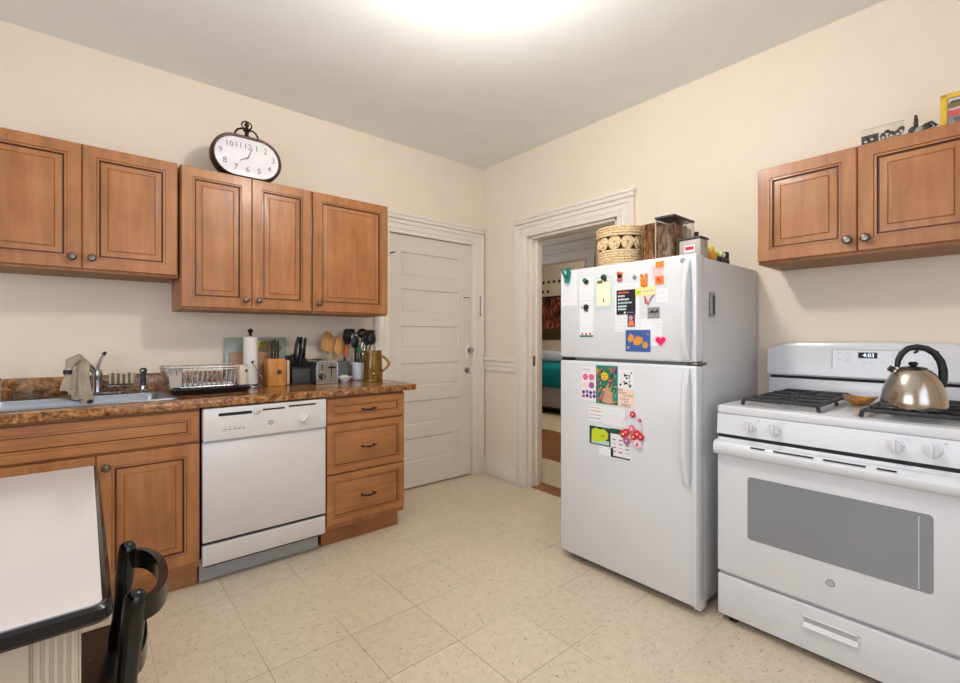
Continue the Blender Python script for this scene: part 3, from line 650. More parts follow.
# crocks and utensils
m = MB(); c1 = V3((-1.405, -.120, CT)); m.lathe([(.054, 0), (.06, .006), (.065, .05), (.067, .132), (.064, .135), (.060, .128), (.054, .01), (.001, .01)], c1, 'stone', 28)
tag(m.build('utensil_crock'), 'grey ceramic crock holding wooden spoons beside the toaster', 'utensil crock')
c2 = V3((-1.275, -.15, CT)); m = MB(); m.lathe([(.046, 0), (.052, .006), (.056, .06), (.057, .12), (.054, .123), (.051, .116), (.046, .01), (.001, .01)], c2, 'white', 28)
tag(m.build('utensil_crock'), 'white ceramic crock packed with black kitchen tools', 'utensil crock')
def spoon(base, top, w, label, mt='spoonwood', flat=(0,-1,0)):
    base, top = V3(base), V3(top); d = (top-base); L = d.length; d.normalize(); m = MB()
    m.tube([base, base+d*(L*.68)], [.006, .0055], mt, 8)
    s_ = d.cross(V3(flat)).normalized(); pts = [base+d*(L*f) for f in (.64, .7, .78, .88, .96, 1.0)]; ws = [.006, .015, .9*w, w, .62*w, .012]
    rs = []
    for p, ww in zip(pts, ws): rs.append([p + s_*ww*math.cos(2*PI*k/14) + V3(flat)*(.006 if ww > .01 else .005)*math.sin(2*PI*k/14) for k in range(14)])
    m.rings(rs, mt); tag(m.build('wooden_spoon'), label, 'wooden spoon', 'wooden spoons')
spoon(c1+V3((.01, .015, .02)), (-1.50, -.10, 1.25), .044, 'broad dark wooden spoon leaning furthest back left in the grey crock')
spoon(c1+V3((.02, -.02, .02)), (-1.53, -.165, 1.20), .046, 'pale wooden spoon leaning left over the toaster in the grey crock')
spoon(c1+V3((.0, .02, .02)), (-1.40, -.095, 1.22), .03, 'reddish wooden spatula upright at the back of the grey crock')
spoon(c1+V3((-.005, -.025, .02)), (-1.435, -.155, 1.17), .032, 'pale wooden spoon at the front of the grey crock')
def utensil(base, top, label, kind, head):
    base, top = V3(base), V3(top); m = MB(); d = (top-base); L = d.length; d.normalize()
    t = thing(kind, base, label, kind.replace('_', ' '), 'kitchen tools in the crocks')
    m.tube([base, base+d*L*.75], .0055, 'black', 8); m.build('handle', t)
    m = MB(); q = base+d*L*.74
    if head == 'ladle': m.sphere(q+d*L*.13, .042, 'black', 14, (1.0, .75, .85))
    elif head == 'spatula':
        m.prism([(-.012, -.02), (.012, -.02), (.04, .02), (.042, .08), (.03, .09), (-.03, .09), (-.042, .08), (-.04, .02)], 'black', q, (1,0,0), d, (0,-1,0), .004)
        for k in (-1, 0, 1): m.prism([(k*.016-.003, .03), (k*.016+.003, .03), (k*.016+.003, .07), (k*.016-.003, .07)], 'dgrey', q+V3((0,-.0045,0)), (1,0,0), d, (0,-1,0), .0008)
    elif head == 'whisk':
        for a in range(6):
            u = V3((math.cos(a*PI/6), math.sin(a*PI/6), 0)); m.tube([q+d*(.09*(1-math.cos(s*PI/6))/2)+u*.022*math.sin(s*PI/6) for s in range(13) if s <= 6]+[q+d*(.09*(1-math.cos(s*PI/6))/2)-u*.022*abs(math.sin(s*PI/6)) for s in range(5, -1, -1)], .0016, 'chrome', 5)
    elif head == 'carrot': m.tube([q-d*.05, q, q+d*.03], [.010, .018, .012], 'carrot', 10)
    elif head == 'green': m.tube([q-d*.03, q, q+d*.03], [.010, .016, .012], 'green', 10)
    elif head == 'tongs':
        for k in (-1, 1): m.tube([q, q+d*.04+V3((k*.014, 0, 0)), q+d*.085+V3((k*.005, 0, 0))], .006, 'chrome', 8, sy=.5)
    elif head == 'spoon': m.sphere(q+d*.035, .034, 'black', 12, (.9, .35, 1.3))
    m.build('head', t)
utensil(c1+V3((.02, .02, .02)), (-1.33, -.11, 1.27), 'black slotted spatula rising between the two crocks', 'spatula', 'spatula')
utensil(c1+V3((.03, .01, .02)), (-1.345, -.10, 1.19), 'orange-headed peeler standing between the two crocks', 'peeler', 'carrot')
utensil(c2+V3((-.02, .02, .02)), (-1.30, -.13, 1.24), 'wire whisk standing in the back of the white crock', 'whisk', 'whisk')
utensil(c2+V3((-.01, .0, .02)), (-1.285, -.15, 1.20), 'green-handled tool standing in the white crock', 'kitchen_tool', 'green')
utensil(c2+V3((.0, .02, .02)), (-1.235, -.13, 1.285), 'big black ladle sticking highest out of the white crock', 'ladle', 'ladle')
utensil(c2+V3((.01, .0, .02)), (-1.20, -.15, 1.26), 'black slotted turner leaning right in the white crock', 'spatula', 'spatula')
utensil(c2+V3((.02, -.01, .02)), (-1.18, -.18, 1.25), 'black serving spoon leaning furthest right in the white crock', 'serving_spoon', 'spoon')
utensil(c2+V3((.0, -.02, .02)), (-1.27, -.19, 1.145), 'short chrome tongs at the front of the white crock', 'tongs', 'tongs')
utensil(c2+V3((-.02, -.01, .02)), (-1.32, -.17, 1.22), 'black ladle leaning left out of the white crock', 'ladle', 'spoon')
m = MB(); m.lathe([(.025, 0), (.027, .006), (.055, .03), (.058, .036), (.054, .034), (.03, .012), (.001, .011)], (-1.43, -.245, CT), 'white', 28)
tag(m.build('small_bowl'), 'small white bowl in front of the grey crock', 'bowl')
m = MB()
for i in range(5): m.sphere((-1.43+.014*math.cos(i*2.2), -.245+.014*math.sin(i*2.2), CT+.028+.006*(i % 2)), .014, 'paperb', 10)
tag(m.build('garlic'), 'pale garlic cloves heaped in the small white bowl', 'garlic')
# amber pitcher
t = thing('glass_pitcher', (-1.25, -.315, CT), 'amber pressed glass pitcher with a round handle near the counter end', 'pitcher')
c = V3((-1.255, -.315, CT)); m = MB(); rs = []
pf = [(.062, 0), (.066, .004), (.066, .05), (.067, .055), (.064, .06), (.06, .13), (.056, .185), (.058, .2), (.056, .208), (.052, .2), (.05, .18), (.055, .12), (.059, .06), (.058, .012)]
for r, h in pf:
    ring = []
    for k in range(48):
        a = 2*PI*k/48; q = 1+(.03*math.sin(14*a)*math.sin(h*180) if .06 < h < .19 else 0)+(.35*max(0, math.cos(a-2.9))**10 if h > .19 else 0)
        ring.append(c+V3((r*q*math.cos(a), r*q*math.sin(a), h)))
    rs.append(ring)
m.rings(rs, 'amber'); m.build('pitcher_body', t)
m = MB(); hx = V3((.76, -.65, 0)); m.tube([c+hx*(.056+.05*math.sin(PI*i/12)+.0*i)+V3((0,0,.175-.11*i/12)) for i in range(13)], [.009]*13, 'amber', 10); m.build('handle', t)
# ---------------------------------------------------------------- oval clock
t = thing('oval_clock', (-2.025, -.25, 2.118), 'oval bronze-framed clock with a white face standing on the tall wall cabinet', 'clock')
def stad(cx, cz, hw, hh, y, n=16):
    r = hh; out = []
    for s, a0 in ((1, -90), (-1, 90)):
        for k in range(n+1): a = math.radians(a0+180*k/n); out.append((cx+s*(hw-r)+r*math.cos(a), y, cz+r*math.sin(a)))
    return out
cx, cz, hw, hh = -2.025, 2.247, .188, .125
m = MB(); m.rings([stad(cx, cz, hw-.012, hh-.012, -.21), stad(cx, cz, hw, hh, -.215), stad(cx, cz, hw, hh, -.268), stad(cx, cz, hw-.006, hh-.006, -.276), stad(cx, cz, hw-.016, hh-.016, -.274), stad(cx, cz, hw-.018, hh-.018, -.266)], 'bronze'); m.build('frame', t)
m = MB(); m.rings([stad(cx, cz, hw-.018, hh-.018, -.264), stad(cx, cz, hw-.018, hh-.018, -.2675)], 'face')
NP = {12: (0, .062), 1: (.048, .062), 2: (.096, .058), 3: (.140, .014), 4: (.118, -.04), 5: (.062, -.066), 6: (0, -.068), 7: (-.062, -.066), 8: (-.118, -.04), 9: (-.140, .014), 10: (-.096, .058), 11: (-.048, .062)}
for n_, (du, dv) in NP.items(): m.text(str(n_), .046, (cx+du, -.268, cz+dv), XL, ZL, 'numer')
m.build('clock_face', t)
m = MB(); m.box((cx-.0025, -.2725, cz-.01), (cx+.0025, -.2705, cz+.045), 'numer', xf=Matrix.Translation((cx,0,cz)) @ Matrix.Rotation(-2.1, 4, 'Y') @ Matrix.Translation((-cx,0,-cz)))
m.box((cx-.002, -.2735, cz-.01), (cx+.002, -.2715, cz+.062), 'numer', xf=Matrix.Translation((cx,0,cz)) @ Matrix.Rotation(.4, 4, 'Y') @ Matrix.Translation((-cx,0,-cz))); m.build('hands', t)
m = MB(); ct = V3((cx, -.245, cz+hh))
m.lathe([(.022, -.002), (.018, .006), (.01, .014), (.012, .03), (.02, .038), (.014, .046), (.009, .052), (.009, .062), (.014, .07), (.010, .082), (.001, .09)], ct, 'bronze', 14)
for s in (-1, 1): m.tube([ct+V3((s*x, 0, z)) for x, z in ((.008, .045), (.03, .046), (.05, .034), (.06, .016), (.066, -.004))], .0055, 'bronze', 8)
m.tube([ct+V3((.027*math.cos(a*PI/10), 0, .07+.022*math.sin(a*PI/10))) for a in range(20)], .004, 'bronze', 8, loop=True); m.build('crown_finial', t)
# ---------------------------------------------------------------- refrigerator
FY0, FY1, FX = -2.259, -1.502, -.732
t = thing('refrigerator', (-.36, -1.866, 0), 'white top-freezer refrigerator covered in papers and magnets', 'refrigerator')
m = MB(); m.box((-.655, FY0+.006, .03), (-.02, FY1-.006, 1.567), 'appside', .006); m.build('cabinet_shell', t)
m = MB(); m.box((-.662, FY0+.012, .05), (-.652, FY1-.012, 1.562), 'kick'); m.build('door_gasket', t)
m = MB(); m.box((FX, FY0, 1.102), (-.661, FY1, 1.578), 'app', .012, 3); m.box((FX-.004, FY0+.001, 1.108), (FX+.004, FY0+.022, 1.572), 'app', .002); fz = m.build('freezer_door', t)
m = MB(); m.box((FX, FY0, .038), (-.661, FY1, 1.087), 'app', .012, 3); m.box((FX-.004, FY0+.001, .045), (FX+.004, FY0+.022, 1.08), 'app', .002); fd = m.build('fridge_door', t)
def fhandle(z0, z1, zg, parent):
    # wide rounded grip along the hinge-free edge: bulges out near zg, fades at the other end
    m = MB(); rs = []; n = 16
    for i in range(n+1):
        f = i/n; z = z0+(z1-z0)*f; k = abs(z-zg)/abs(z1-z0)
        out = .05*(1-k)**.5 if k < .97 else .006
        out = .016+.03*math.sin(PI*min(1, max(0, k*1.0)))**.6*(1 if 0 < k < 1 else 0); wd = .013+.003*math.sin(PI*k)
        yc = -2.218
        rs.append([(FX+.004, yc-wd, z), (FX-out*.8, yc-wd, z), (FX-out, yc-wd*.6, z), (FX-out, yc+wd*.6, z), (FX-out*.8, yc+wd, z), (FX+.004, yc+wd, z)])
    m.rings(rs, 'app'); return m.build('handle', parent)
fhandle(1.112, 1.545, 1.112, fz); fhandle(.562, 1.075, 1.075, fd)
m = MB(); m.box((-.72, FY0+.004, 1.088), (-.62, FY0+.05, 1.101), 'nickel', .002); m.build('hinge', t); m = MB(); m.box((-.725, FY1-.06, 1.0875), (-.67, FY1-.006, 1.1015), 'gap', .003); m.build('hinge', t)
m = MB(); m.box((-.67, FY0+.02, .004), (-.62, FY1-.02, .036), 'gap', .003); m.box((-.70, FY0-.001, .015), (-.64, FY0+.03, .06), 'app', .003); m.build('toe_grille', t)
for y in (FY0+.05, FY1-.07):
    for x in (-.62, -.08): m = MB(); m.lathe([(.02, 0), (.02, .012), (.012, .014), (.012, .034)], (x, y, 0), 'gap', 12); m.build('foot', t)
m = MB(); m.lathe([(.011, 0), (.011, -.003), (.001, -.003)], (FX, -2.197, 1.55), 'grey', 20, 'x'); m.text('GE', .011, (FX-.0034, -2.197, 1.55), (0,-1,0), ZL, 'app'); tag(m.build('logo_badge', fz), 'small round grey GE badge')
# papers and magnets; u runs right (towards -y), v up, both 0..1 of the sheet
UF, VF = V3((0,-1,0)), V3((0,0,1))
LIFT = .0022
def sheet(name, label, cat, y0, y1, z1, z0, base, prints=(), layer=0, th=.0008, group=None, ang=0):
    X = FX-.0002-layer*.0012; w = y0-y1; h = z1-z0; m = MB()
    m.box((X-th, y1, z0), (X, y0, z1), base)
    O = V3((X-th-.0002, y0, z0)); i = 0
    for p in prints:
        i += 1; o2 = O - V3((.00003*i, 0, 0))
        if p[0] == 'r': _, u0, v0, u1, v1, mt = p; m.prism([(u0*w, v0*h), (u1*w, v0*h), (u1*w, v1*h), (u0*w, v1*h)], mt, o2, UF, VF, (-1,0,0), .0002)
        elif p[0] == 'c': _, u, v, r, mt = p; m.prism([(u*w+r*math.cos(k*PI/7), v*h+r*math.sin(k*PI/7)) for k in range(14)], mt, o2, UF, VF, (-1,0,0), .0002)
        elif p[0] == 'p': _, pts, mt = p; m.prism([(a*w, b*h) for a, b in pts], mt, o2, UF, VF, (-1,0,0), .0002)
        elif p[0] == 't': _, u, v, s_, txt, mt = p; m.text(txt, s_, o2+UF*u*w+VF*v*h, UF, VF, mt, .0003)
    o = m.build(name)
    if ang: o.rotation_euler.x = ang
    return tag(o, label, cat, group)
def lines(u0, u1, v0, v1, n, mt='lgrey', th=.006):
    return [('r', u0, v0+(v1-v0)*i/(n-1), u1-(.15 if i % 3 == 2 else 0), v0+(v1-v0)*i/(n-1)+th, mt) for i in range(n)]
P = 'paper notes and pictures on the refrigerator'
sheet('paper_note', 'white lined list held by a green clip at the top left of the freezer', 'note', -1.5135, -1.6175, 1.5714, 1.3833, 'paper', lines(.12, .9, .12, .8, 11), group=P)
sheet('paper_note', 'blank white slip under a small dark magnet, right of the green clip list', 'note', -1.6373, -1.7224, 1.5268, 1.406, 'paper', lines(.1, .9, .2, .3, 2, 'lgrey', .01), group=P)
sheet('paper_note', 'tall narrow notepad sheet with a green and red border at its foot', 'note', -1.6373, -1.7224, 1.4021, 1.213, 'paper', [('r', 0, 0, 1, .05, 'green'), ('c', .2, .09, .006, 'red'), ('c', .5, .08, .007, 'ltred'), ('c', .8, .09, .006, 'red'), ('c', .12, .84, .004, 'ink'), ('c', .2, .8, .003, 'ink')], group=P)
sheet('paper_note', 'cream notepad with a pale blue border hanging on the freezer door', 'note', -1.7363, -1.8353, 1.5189, 1.3536, 'ltblue', [('r', .08, .1, .92, .94, 'paperb'), ('r', .12, .8, .45, .9, 'olive'), ('r', .5, .84, .85, .87, 'gold'), ('r', .48, .22, .53, .32, 'ink')], group=P)
sheet('paper_note', 'large white printed letter behind the black card on the freezer door', 'note', -1.8531, -1.9868, 1.4724, 1.2397, 'paper', lines(.08, .9, .04, .34, 5, 'lgrey', .008)+lines(.08, .9, .88, .96, 3, 'pinkl', .01), group=P)
sheet('black_card', 'black square card with white and red lettering on the freezer door', 'card', -1.863, -1.967, 1.4427, 1.3229, 'ink', [('r', .08, .86, .66, .93, 'ltred'), ] + [('r', .08+i*.075, v, .08+i*.075+.055, v+.07, c_) for v, n_, c_ in ((.72, 5, 'paper'), (.58, 8, 'paper'), (.44, 10, 'ltblue')) for i in range(n_)] + [('r', .08, .3, .55, .37, 'ltblue'), ('r', .08, .18, .52, .25, 'ltblue'), ('c', .45, .08, .005, 'paper'), ('r', .55, .06, .92, .09, 'grey')], 1, group=P)
sheet('small_photo', 'small purple and orange portrait picture under the black card', 'picture', -1.9244, -1.964, 1.3249, 1.2615, 'purple', [('c', .45, .7, .011, 'skin'), ('p', [(.1, .08), (.9, .08), (.75, .5), (.25, .5)], 'orange')], 1, group=P)
sheet('sticky_note', 'pale yellow sticky strip beside the orange magnets', 'note', -1.967, -2.069, 1.4496, 1.406, 'yellowl', [('r', .05, .3, .3, .7, 'lime'), ('r', .4, .4, .95, .55, 'offwhite')], 1, group=P, ang=-.06)
sheet('pink_paper', 'pale pink printed slip between two orange pictures on the freezer door', 'note', -2.0512, -2.1106, 1.5387, 1.4754, 'pinkl', lines(.1, .9, .2, .8, 5, 'ltred', .02), group=P)
sheet('orange_magnet', 'plain orange rectangle magnet at the top right of the freezer door', 'magnet', -2.07, -2.1086, 1.5595, 1.5318, 'orange', [('r', .3, .3, .7, .7, 'gold')], 1, .002, group='magnets on the refrigerator')
sheet('orange_magnet', 'orange and red square magnet under the pink slip', 'magnet', -2.068, -2.1086, 1.4922, 1.4546, 'orange', [('c', .5, .5, .011, 'ltred'), ('c', .35, .65, .006, 'red')], 1, .002, group='magnets on the refrigerator')
sheet('white_sheet', 'plain white square sheet with faint grey rings at the right of the freezer door', 'note', -2.0739, -2.1284, 1.4348, 1.3714, 'paper', [('c', .25, .7, .008, 'lgrey'), ('c', .65, .7, .008, 'lgrey'), ('c', .25, .3, .008, 'lgrey'), ('c', .65, .3, .008, 'lgrey'), ('c', .25, .7, .006, 'paper'), ('c', .65, .7, .006, 'paper'), ('c', .25, .3, .006, 'paper'), ('c', .65, .3, .006, 'paper')], group=P)
rnd = random.Random(3)
sheet('grey_photo', 'small grey photo card with no frame above the pink heart', 'picture', -2.0294, -2.0888, 1.3506, 1.2991, 'grey', [('r', .1, .12, .9, .5, 'silver'), ('p', [(.1, .5), (.4, .8), (.6, .6), (.9, .85), (.9, .5)], 'dark')], 1, group=P)
sheet('picture_postcard', 'blue postcard with ochre shapes on the freezer door', 'postcard', -1.9135, -2.0442, 1.2466, 1.1427, 'blue', [('p', [(.08, .6), (.2, .85), (.36, .7), (.3, .5), (.15, .42)], 'gold'), ('p', [(.3, .5), (.45, .72), (.68, .66), (.72, .45), (.55, .3), (.36, .3)], 'gold'), ('p', [(.68, .35), (.8, .48), (.93, .36), (.86, .16), (.72, .18)], 'gold'), ('c', .55, .5, .008, 'orange'), ('c', .22, .64, .006, 'orange'), ('c', .12, .2, .006, 'gold'), ('c', .9, .8, .005, 'gold')], 1, group=P)
sheet('paper_note', 'white letter behind the blue postcard with small grey print', 'note', -1.9918, -2.1007, 1.2991, 1.1704, 'paper', lines(.6, .95, .3, .9, 6, 'lgrey', .012), group=P)
sheet('dotted_picture', 'white card with rows of pink and purple circles on the lower fridge door', 'picture', -1.6531, -1.7393, 1.0565, 0.8813, 'paper', [('r', .1, .92, .6, .94, 'grey'), ('r', .1, .86, .7, .875, 'lgrey')]+[('c', .25+.45*(i % 2), .7-.24*(i//2), .0175, 'pink' if i < 2 else ('mauve' if i == 3 else 'pinkl')) for i in range(4)]+[('c', .12+.26*(i % 4), .24-.12*(i//4)+.02*(i % 2), .0095, ('purple', 'mauve')[(i+i//4) % 2]) for i in range(8)], group=P)
pr = []
cols = ['teal', 'orange', 'cyan', 'red', 'mauve', 'gold', 'blue', 'yellow', 'green', 'pink', 'dgreen', 'ltred']
cl = lambda v: min(.98, max(.02, v))
for i in range(95):
    u, v = rnd.uniform(.04, .96), rnd.uniform(.03, .97); a = rnd.uniform(-.4, 1.6) if v < .6 else rnd.uniform(0, PI); L, w_ = rnd.uniform(.06, .2), rnd.uniform(.02, .045)
    dx, dy = math.cos(a)*L, math.sin(a)*L*.7; q = [(u-dx, v-dy), (u-dx*.2+w_, v-dy*.2-w_*.5), (u+dx, v+dy), (u+dx*.2-w_, v+dy*.2+w_*.5)]
    pr.append(('p', [(cl(a_), cl(b_)) for a_, b_ in q], cols[i % 12] if v < .55 else ('red', 'purple', 'orange', 'mauve', 'dgreen', 'gold')[i % 6]))
pr += [('p', [(.3, .05), (.5, .48), (.75, .3), (.8, .04), (.6, .02)], 'skin'), ('c', .42, .72, .021, 'yellow'), ('c', .36, .75, .003, 'ink'), ('c', .48, .75, .003, 'ink'), ('r', .34, .67, .5, .685, 'ink')]
sheet('child_painting', 'bright multicoloured painting with a yellow smiling face on the lower fridge door', 'painting', -1.7413, -1.869, 1.0684, 0.8734, 'teal', pr, group=P)
pr = [('c', rnd.uniform(.08, .92), rnd.uniform(.55, .95), rnd.uniform(.003, .0065), 'ink') for i in range(16)]
pr += [('r', 0, 0, 1, .48, 'peach'), ('t', .16, .46, .020, 'Do', 'ink'), ('t', .28, .38, .020, 'more', 'red'), ('t', .62, .31, .018, 'of what', 'green'), ('t', .42, .22, .020, 'makes', 'ltred'), ('t', .5, .145, .016, 'you', 'ink'), ('t', .5, .06, .022, 'happy', 'ink')]
sheet('spotted_card', 'white and peach card with black spots and hand lettering on the lower door', 'card', -1.871, -1.9601, 1.0516, 0.8714, 'paper', pr, group=P)
sheet('paper_note', 'small white slip with coloured ruled lines under the circle card', 'note', -1.6947, -1.7818, 0.8585, 0.7763, 'paper', [('r', .08, .85, .85, .88, 'gold'), ('r', .08, .65, .9, .68, 'ltred'), ('r', .08, .4, .95, .43, 'mauve'), ('r', .08, .2, .85, .23, 'purple')], group=P)
sheet('paper_note', 'faint blue-tinted sheet in the middle of the lower door', 'note', -1.7838, -1.9076, 0.8615, 0.7694, 'paper', lines(.1, .9, .2, .8, 4, 'ltblue', .008), group=P)
sheet('green_photo', 'photo of yellow-green blobs framed in dark green on the lower door', 'picture', -1.7016, -1.8284, 0.7526, 0.6605, 'dgreen', [('r', .1, .06, .94, .28, 'ltblue'), ('p', [(.1, .3), (.12, .8), (.3, .93), (.5, .86), (.72, .92), (.9, .72), (.88, .4), (.7, .25), (.35, .12), (.2, .15)], 'lime'), ('c', .6, .5, .004, 'olive'), ('c', .68, .55, .004, 'olive')], 1, group=P)
sheet('paper_calendar', 'white calendar page with dark green bands next to the green photo', 'calendar', -1.8284, -1.9422, 0.7615, 0.611, 'paper', [('r', .0, .80, .6, .97, 'dgreen'), ('r', .02, .02, .96, .07, 'dgreen')]+[('r', .08+.32*a, .2+.13*b, .28+.32*a, .24+.13*b, ('grey', 'ltred', 'lgrey')[(a+b) % 3]) for a in range(3) for b in range(4)], group=P)
sheet('paper_note', 'plain white slip hanging lowest at the left under the green photo', 'note', -1.7591, -1.8432, 0.6575, 0.613, 'paper', [], group=P)
# round flower magnet bouquet
t = thing('flower_decoration', (FX-.004, -1.94, .70), 'round red and pink flower ornament hanging on the lower fridge door', 'ornament')
m = MB(); cc = V3((FX-.005, -1.9502, 0.7793)); m.tube([cc+V3((0, .052*math.cos(a*PI/14), .06*math.sin(a*PI/14))) for a in range(28)], .0015, 'pinkl', 6, loop=True); m.build('hoop', t)
m = MB()
for dy, dz, r, mt in ((.045, -.04, .018, 'red'), (.03, -.028, .015, 'red'), (-.03, -.03, .018, 'red'), (-.048, -.04, .016, 'red'), (-.01, -.045, .014, 'red'), (.008, -.05, .013, 'gold'), (.0, -.01, .018, 'pink'), (.0, .0, .01, 'mauve'), (.028, -.07, .017, 'mauve'), (-.005, .062, .014, 'red'), (-.042, .038, .008, 'red'), (-.03, -.078, .02, 'pinkl')):
    for k in range(6): a = k*PI/3+dy*50; m.sphere(cc+V3((-.003, dy+r*.6*math.cos(a), dz+r*.6*math.sin(a))), r*.55, mt, 8, (.35, 1, 1))
    m.sphere(cc+V3((-.006, dy, dz)), r*.35, 'pinkl' if mt != 'pinkl' else 'mauve', 8)
m.build('blossoms', t)
# magnets
def clip():
    t = thing('clip_magnet', (FX, -1.560, 1.517), 'teal green clip magnet at the top left corner of the freezer door', 'magnet', 'magnets on the refrigerator'); y = -1.560
    for s in (-1, 1):
        m = MB(); m.tube([(FX-.004, y+s*.004, 1.52), (FX-.02, y+s*.018, 1.56), (FX-.03, y+s*.022, 1.588)], [.008, .012, .01], 'teal', 10, sy=.6); m.build('clip_arm', t)
    m = MB(); m.box((FX-.018, y-.014, 1.508), (FX-.0012, y+.014, 1.532), 'teal', .004); m.lathe([(.008, -.014), (.008, .014)], (FX-.016, y, 1.545), 'teal', 12, 'y'); m.build('clip_jaw', t)
clip()
def magnet(name, label, y, z, parts, layer=2):
    m = MB(); X = FX-.0012*layer
    for dy, dz, r, mt, sc in parts: m.sphere((X-.003, y+dy, z+dz), r, mt, 10, (.3, sc, 1))
    m.box((X-.002, y-.004, z-.004), (FX-.0003, y+.004, z+.004), parts[0][3]); tag(m.build(name), label, 'magnet', 'magnets on the refrigerator')
magnet('leaf_magnet', 'small green and black fruit magnet on the blank slip', -1.6789, 1.5041, [(.006, .008, .012, 'green', 1.2), (-.004, -.002, .013, 'ink', 1.2), (-.006, -.014, .006, 'gold', 1)])
magnet('leaf_magnet', 'dark blue-black round magnet on the tall notepad', -1.6809, 1.3664, [(.0, .004, .015, 'ink', 1.2), (.006, -.01, .008, 'blue', 1), (-.006, -.016, .006, 'dgreen', 1)])
magnet('leaf_magnet', 'dark green magnet on the blue bordered notepad', -1.7898, 1.512, [(.0, .004, .015, 'dgreen', 1.2), (-.008, -.008, .009, 'ink', 1), (.008, .012, .006, 'green', 1)])
magnet('animal_magnet', 'rust and brown lumpy magnet in the top row of the freezer door', -1.8809, 1.512, [(.006, .014, .011, 'ltred', 1), (.0, .0, .014, 'bronze', 1), (-.01, .012, .009, 'orange', 1), (.0, -.016, .012, 'ltred', 1.3)], 0)
magnet('button_magnet', 'tiny dark grey button magnet in the top row of the freezer door', -1.9621, 1.4991, [(.0, .0, .011, 'grey', 1), (-.002, -.002, .006, 'ink', 1)], 0)
magnet('orange_animal_magnet', 'orange and white cat-like magnet in the top row of the freezer door', -2.0116, 1.4843, [(.0, -.004, .019, 'orange', 1), (.012, .02, .008, 'orange', 1), (-.012, .02, .008, 'orange', 1), (.0, -.022, .015, 'orange', 1.2)], 1)
m = MB(); X = FX-.0008
def heart(s): return [(s*.0625*16*math.sin(a)**3, s*.0625*(13*math.cos(a)-5*math.cos(2*a)-2*math.cos(3*a)-math.cos(4*a))) for a in [2*PI*k/32 for k in range(32)]]
m.prism(heart(.033), 'pinkl', (X, -2.0947, 1.1951), UF, VF, (-1,0,0), .002); m.prism(heart(.024), 'magenta', (X-.002, -2.0947, 1.1951), UF, VF, (-1,0,0), .002)
o = m.build('heart_magnet'); tag(o, 'hot pink heart magnet at the lower right of the freezer door', 'magnet', 'magnets on the refrigerator')
m = MB(); m.tube([(X-.001, -2.0116, 1.408), (X-.001, -2.0264, 1.3833), (X-.001, -2.0333, 1.3605)], [.004, .006, .004], 'ltred', 8, sy=.4); m.tube([(X-.001, -2.0611, 1.41), (X-.001, -2.0432, 1.3882), (X-.001, -2.0333, 1.3635)], [.005, .006, .004], 'pink', 8, sy=.4); m.tube([(X-.001, -2.0175, 1.4031), (X-.001, -2.0175, 1.3734), (X-.001, -2.0254, 1.3684)], .003, 'red', 8, sy=.4)
tag(m.build('ribbon_magnet'), 'red ribbon-shaped magnet right of the black card', 'magnet', 'magnets on the refrigerator')
m = MB(); m.box((-.604, -2.268, 1.305), (-.566, -2.2535, 1.415), 'silver', .006, 3); m.box((-.596, -2.2695, 1.315), (-.574, -2.267, 1.40), 'dark', .003)
tag(m.build('bottle_opener'), 'grey bottle opener magnet on the side of the refrigerator', 'bottle opener')
# ---------------------------------------------------------------- things on the refrigerator
FT = 1.5676
t = thing('woven_basket', (-.50, -1.735, FT), 'round coiled straw basket with a band of spirals on the refrigerator', 'basket')
bc = V3((-.495, -1.735, FT)); m = MB(); R_ = lambda h: .108+.019*min(1, h/.17)
for i in range(8): h = .008+i*.0135; m.tube([bc+V3((R_(h)*math.cos(a*PI/18), R_(h)*math.sin(a*PI/18), h)) for a in range(36)], .0068, 'seagrass', 8, loop=True)
for i in range(4): h = .187+i*.0135; m.tube([bc+V3((R_(h)*math.cos(a*PI/18), R_(h)*math.sin(a*PI/18), h)) for a in range(36)], .0062, 'seagrass', 8, loop=True)
m.build('coiled_wall', t)
m = MB()
for k in range(11):
    a0 = 2*PI*k/11; hh_ = .144; n = V3((math.cos(a0), math.sin(a0), 0)); u = V3((-math.sin(a0), math.cos(a0), 0)); c_ = bc+n*(R_(hh_)-.002)+V3((0,0,hh_))
    pts = []
    for s in range(0, 52): th = s*.5; r = .034*(1-s/56); pts.append(c_+u*r*math.cos(th)+V3((0,0,1))*r*math.sin(th)*1.12-n*(.004 if r > .02 else 0))
    m.tube(pts, .0046, 'seagrass', 6)
m.build('spiral_band', t)
m = MB(); m.lathe([(.09, .0), (.096, .02), (.105, .08), (.113, .2), (.110, .2), (.09, .03), (.001, .01)], bc, 'shadowfill', 30); m.build('lining', t)  # dark inner shell stands in for shade between the coils
m = MB(); bx0, bx1, by0, by1 = -.56, -.42, -1.988, -1.895
m.box((bx0, by0, FT), (bx1, by1, FT+.222), 'bark', .006)
for i in range(7): m.tube([(bx0-.002, by1-.01-i*.013, FT+.003), (bx0-.004, by1-.012-i*.013, FT+.12), (bx0-.002, by1-.008-i*.013, FT+.217)], .006, 'bark', 6)
tag(m.build('bark_vase'), 'rough brown bark-covered square vase behind the basket on the refrigerator', 'vase')
t = thing('glass_canister', (-.49, -2.038, FT), 'tall square glass canister with a dark rim on the refrigerator', 'canister')
g0, g1, h0, h1, gz = -.60, -.39, -2.088, -1.995, FT+.234
m = MB(); m.rings([rr(g0, g1, h0, h1, FT, .006, 2), rr(g0, g1, h0, h1, gz-.012, .006, 2), rr(g0+.003, g1-.003, h0+.003, h1-.003, gz-.012, .004, 2), rr(g0+.003, g1-.003, h0+.003, h1-.003, FT+.005, .004, 2)], 'glass'); m.build('canister_body', t)
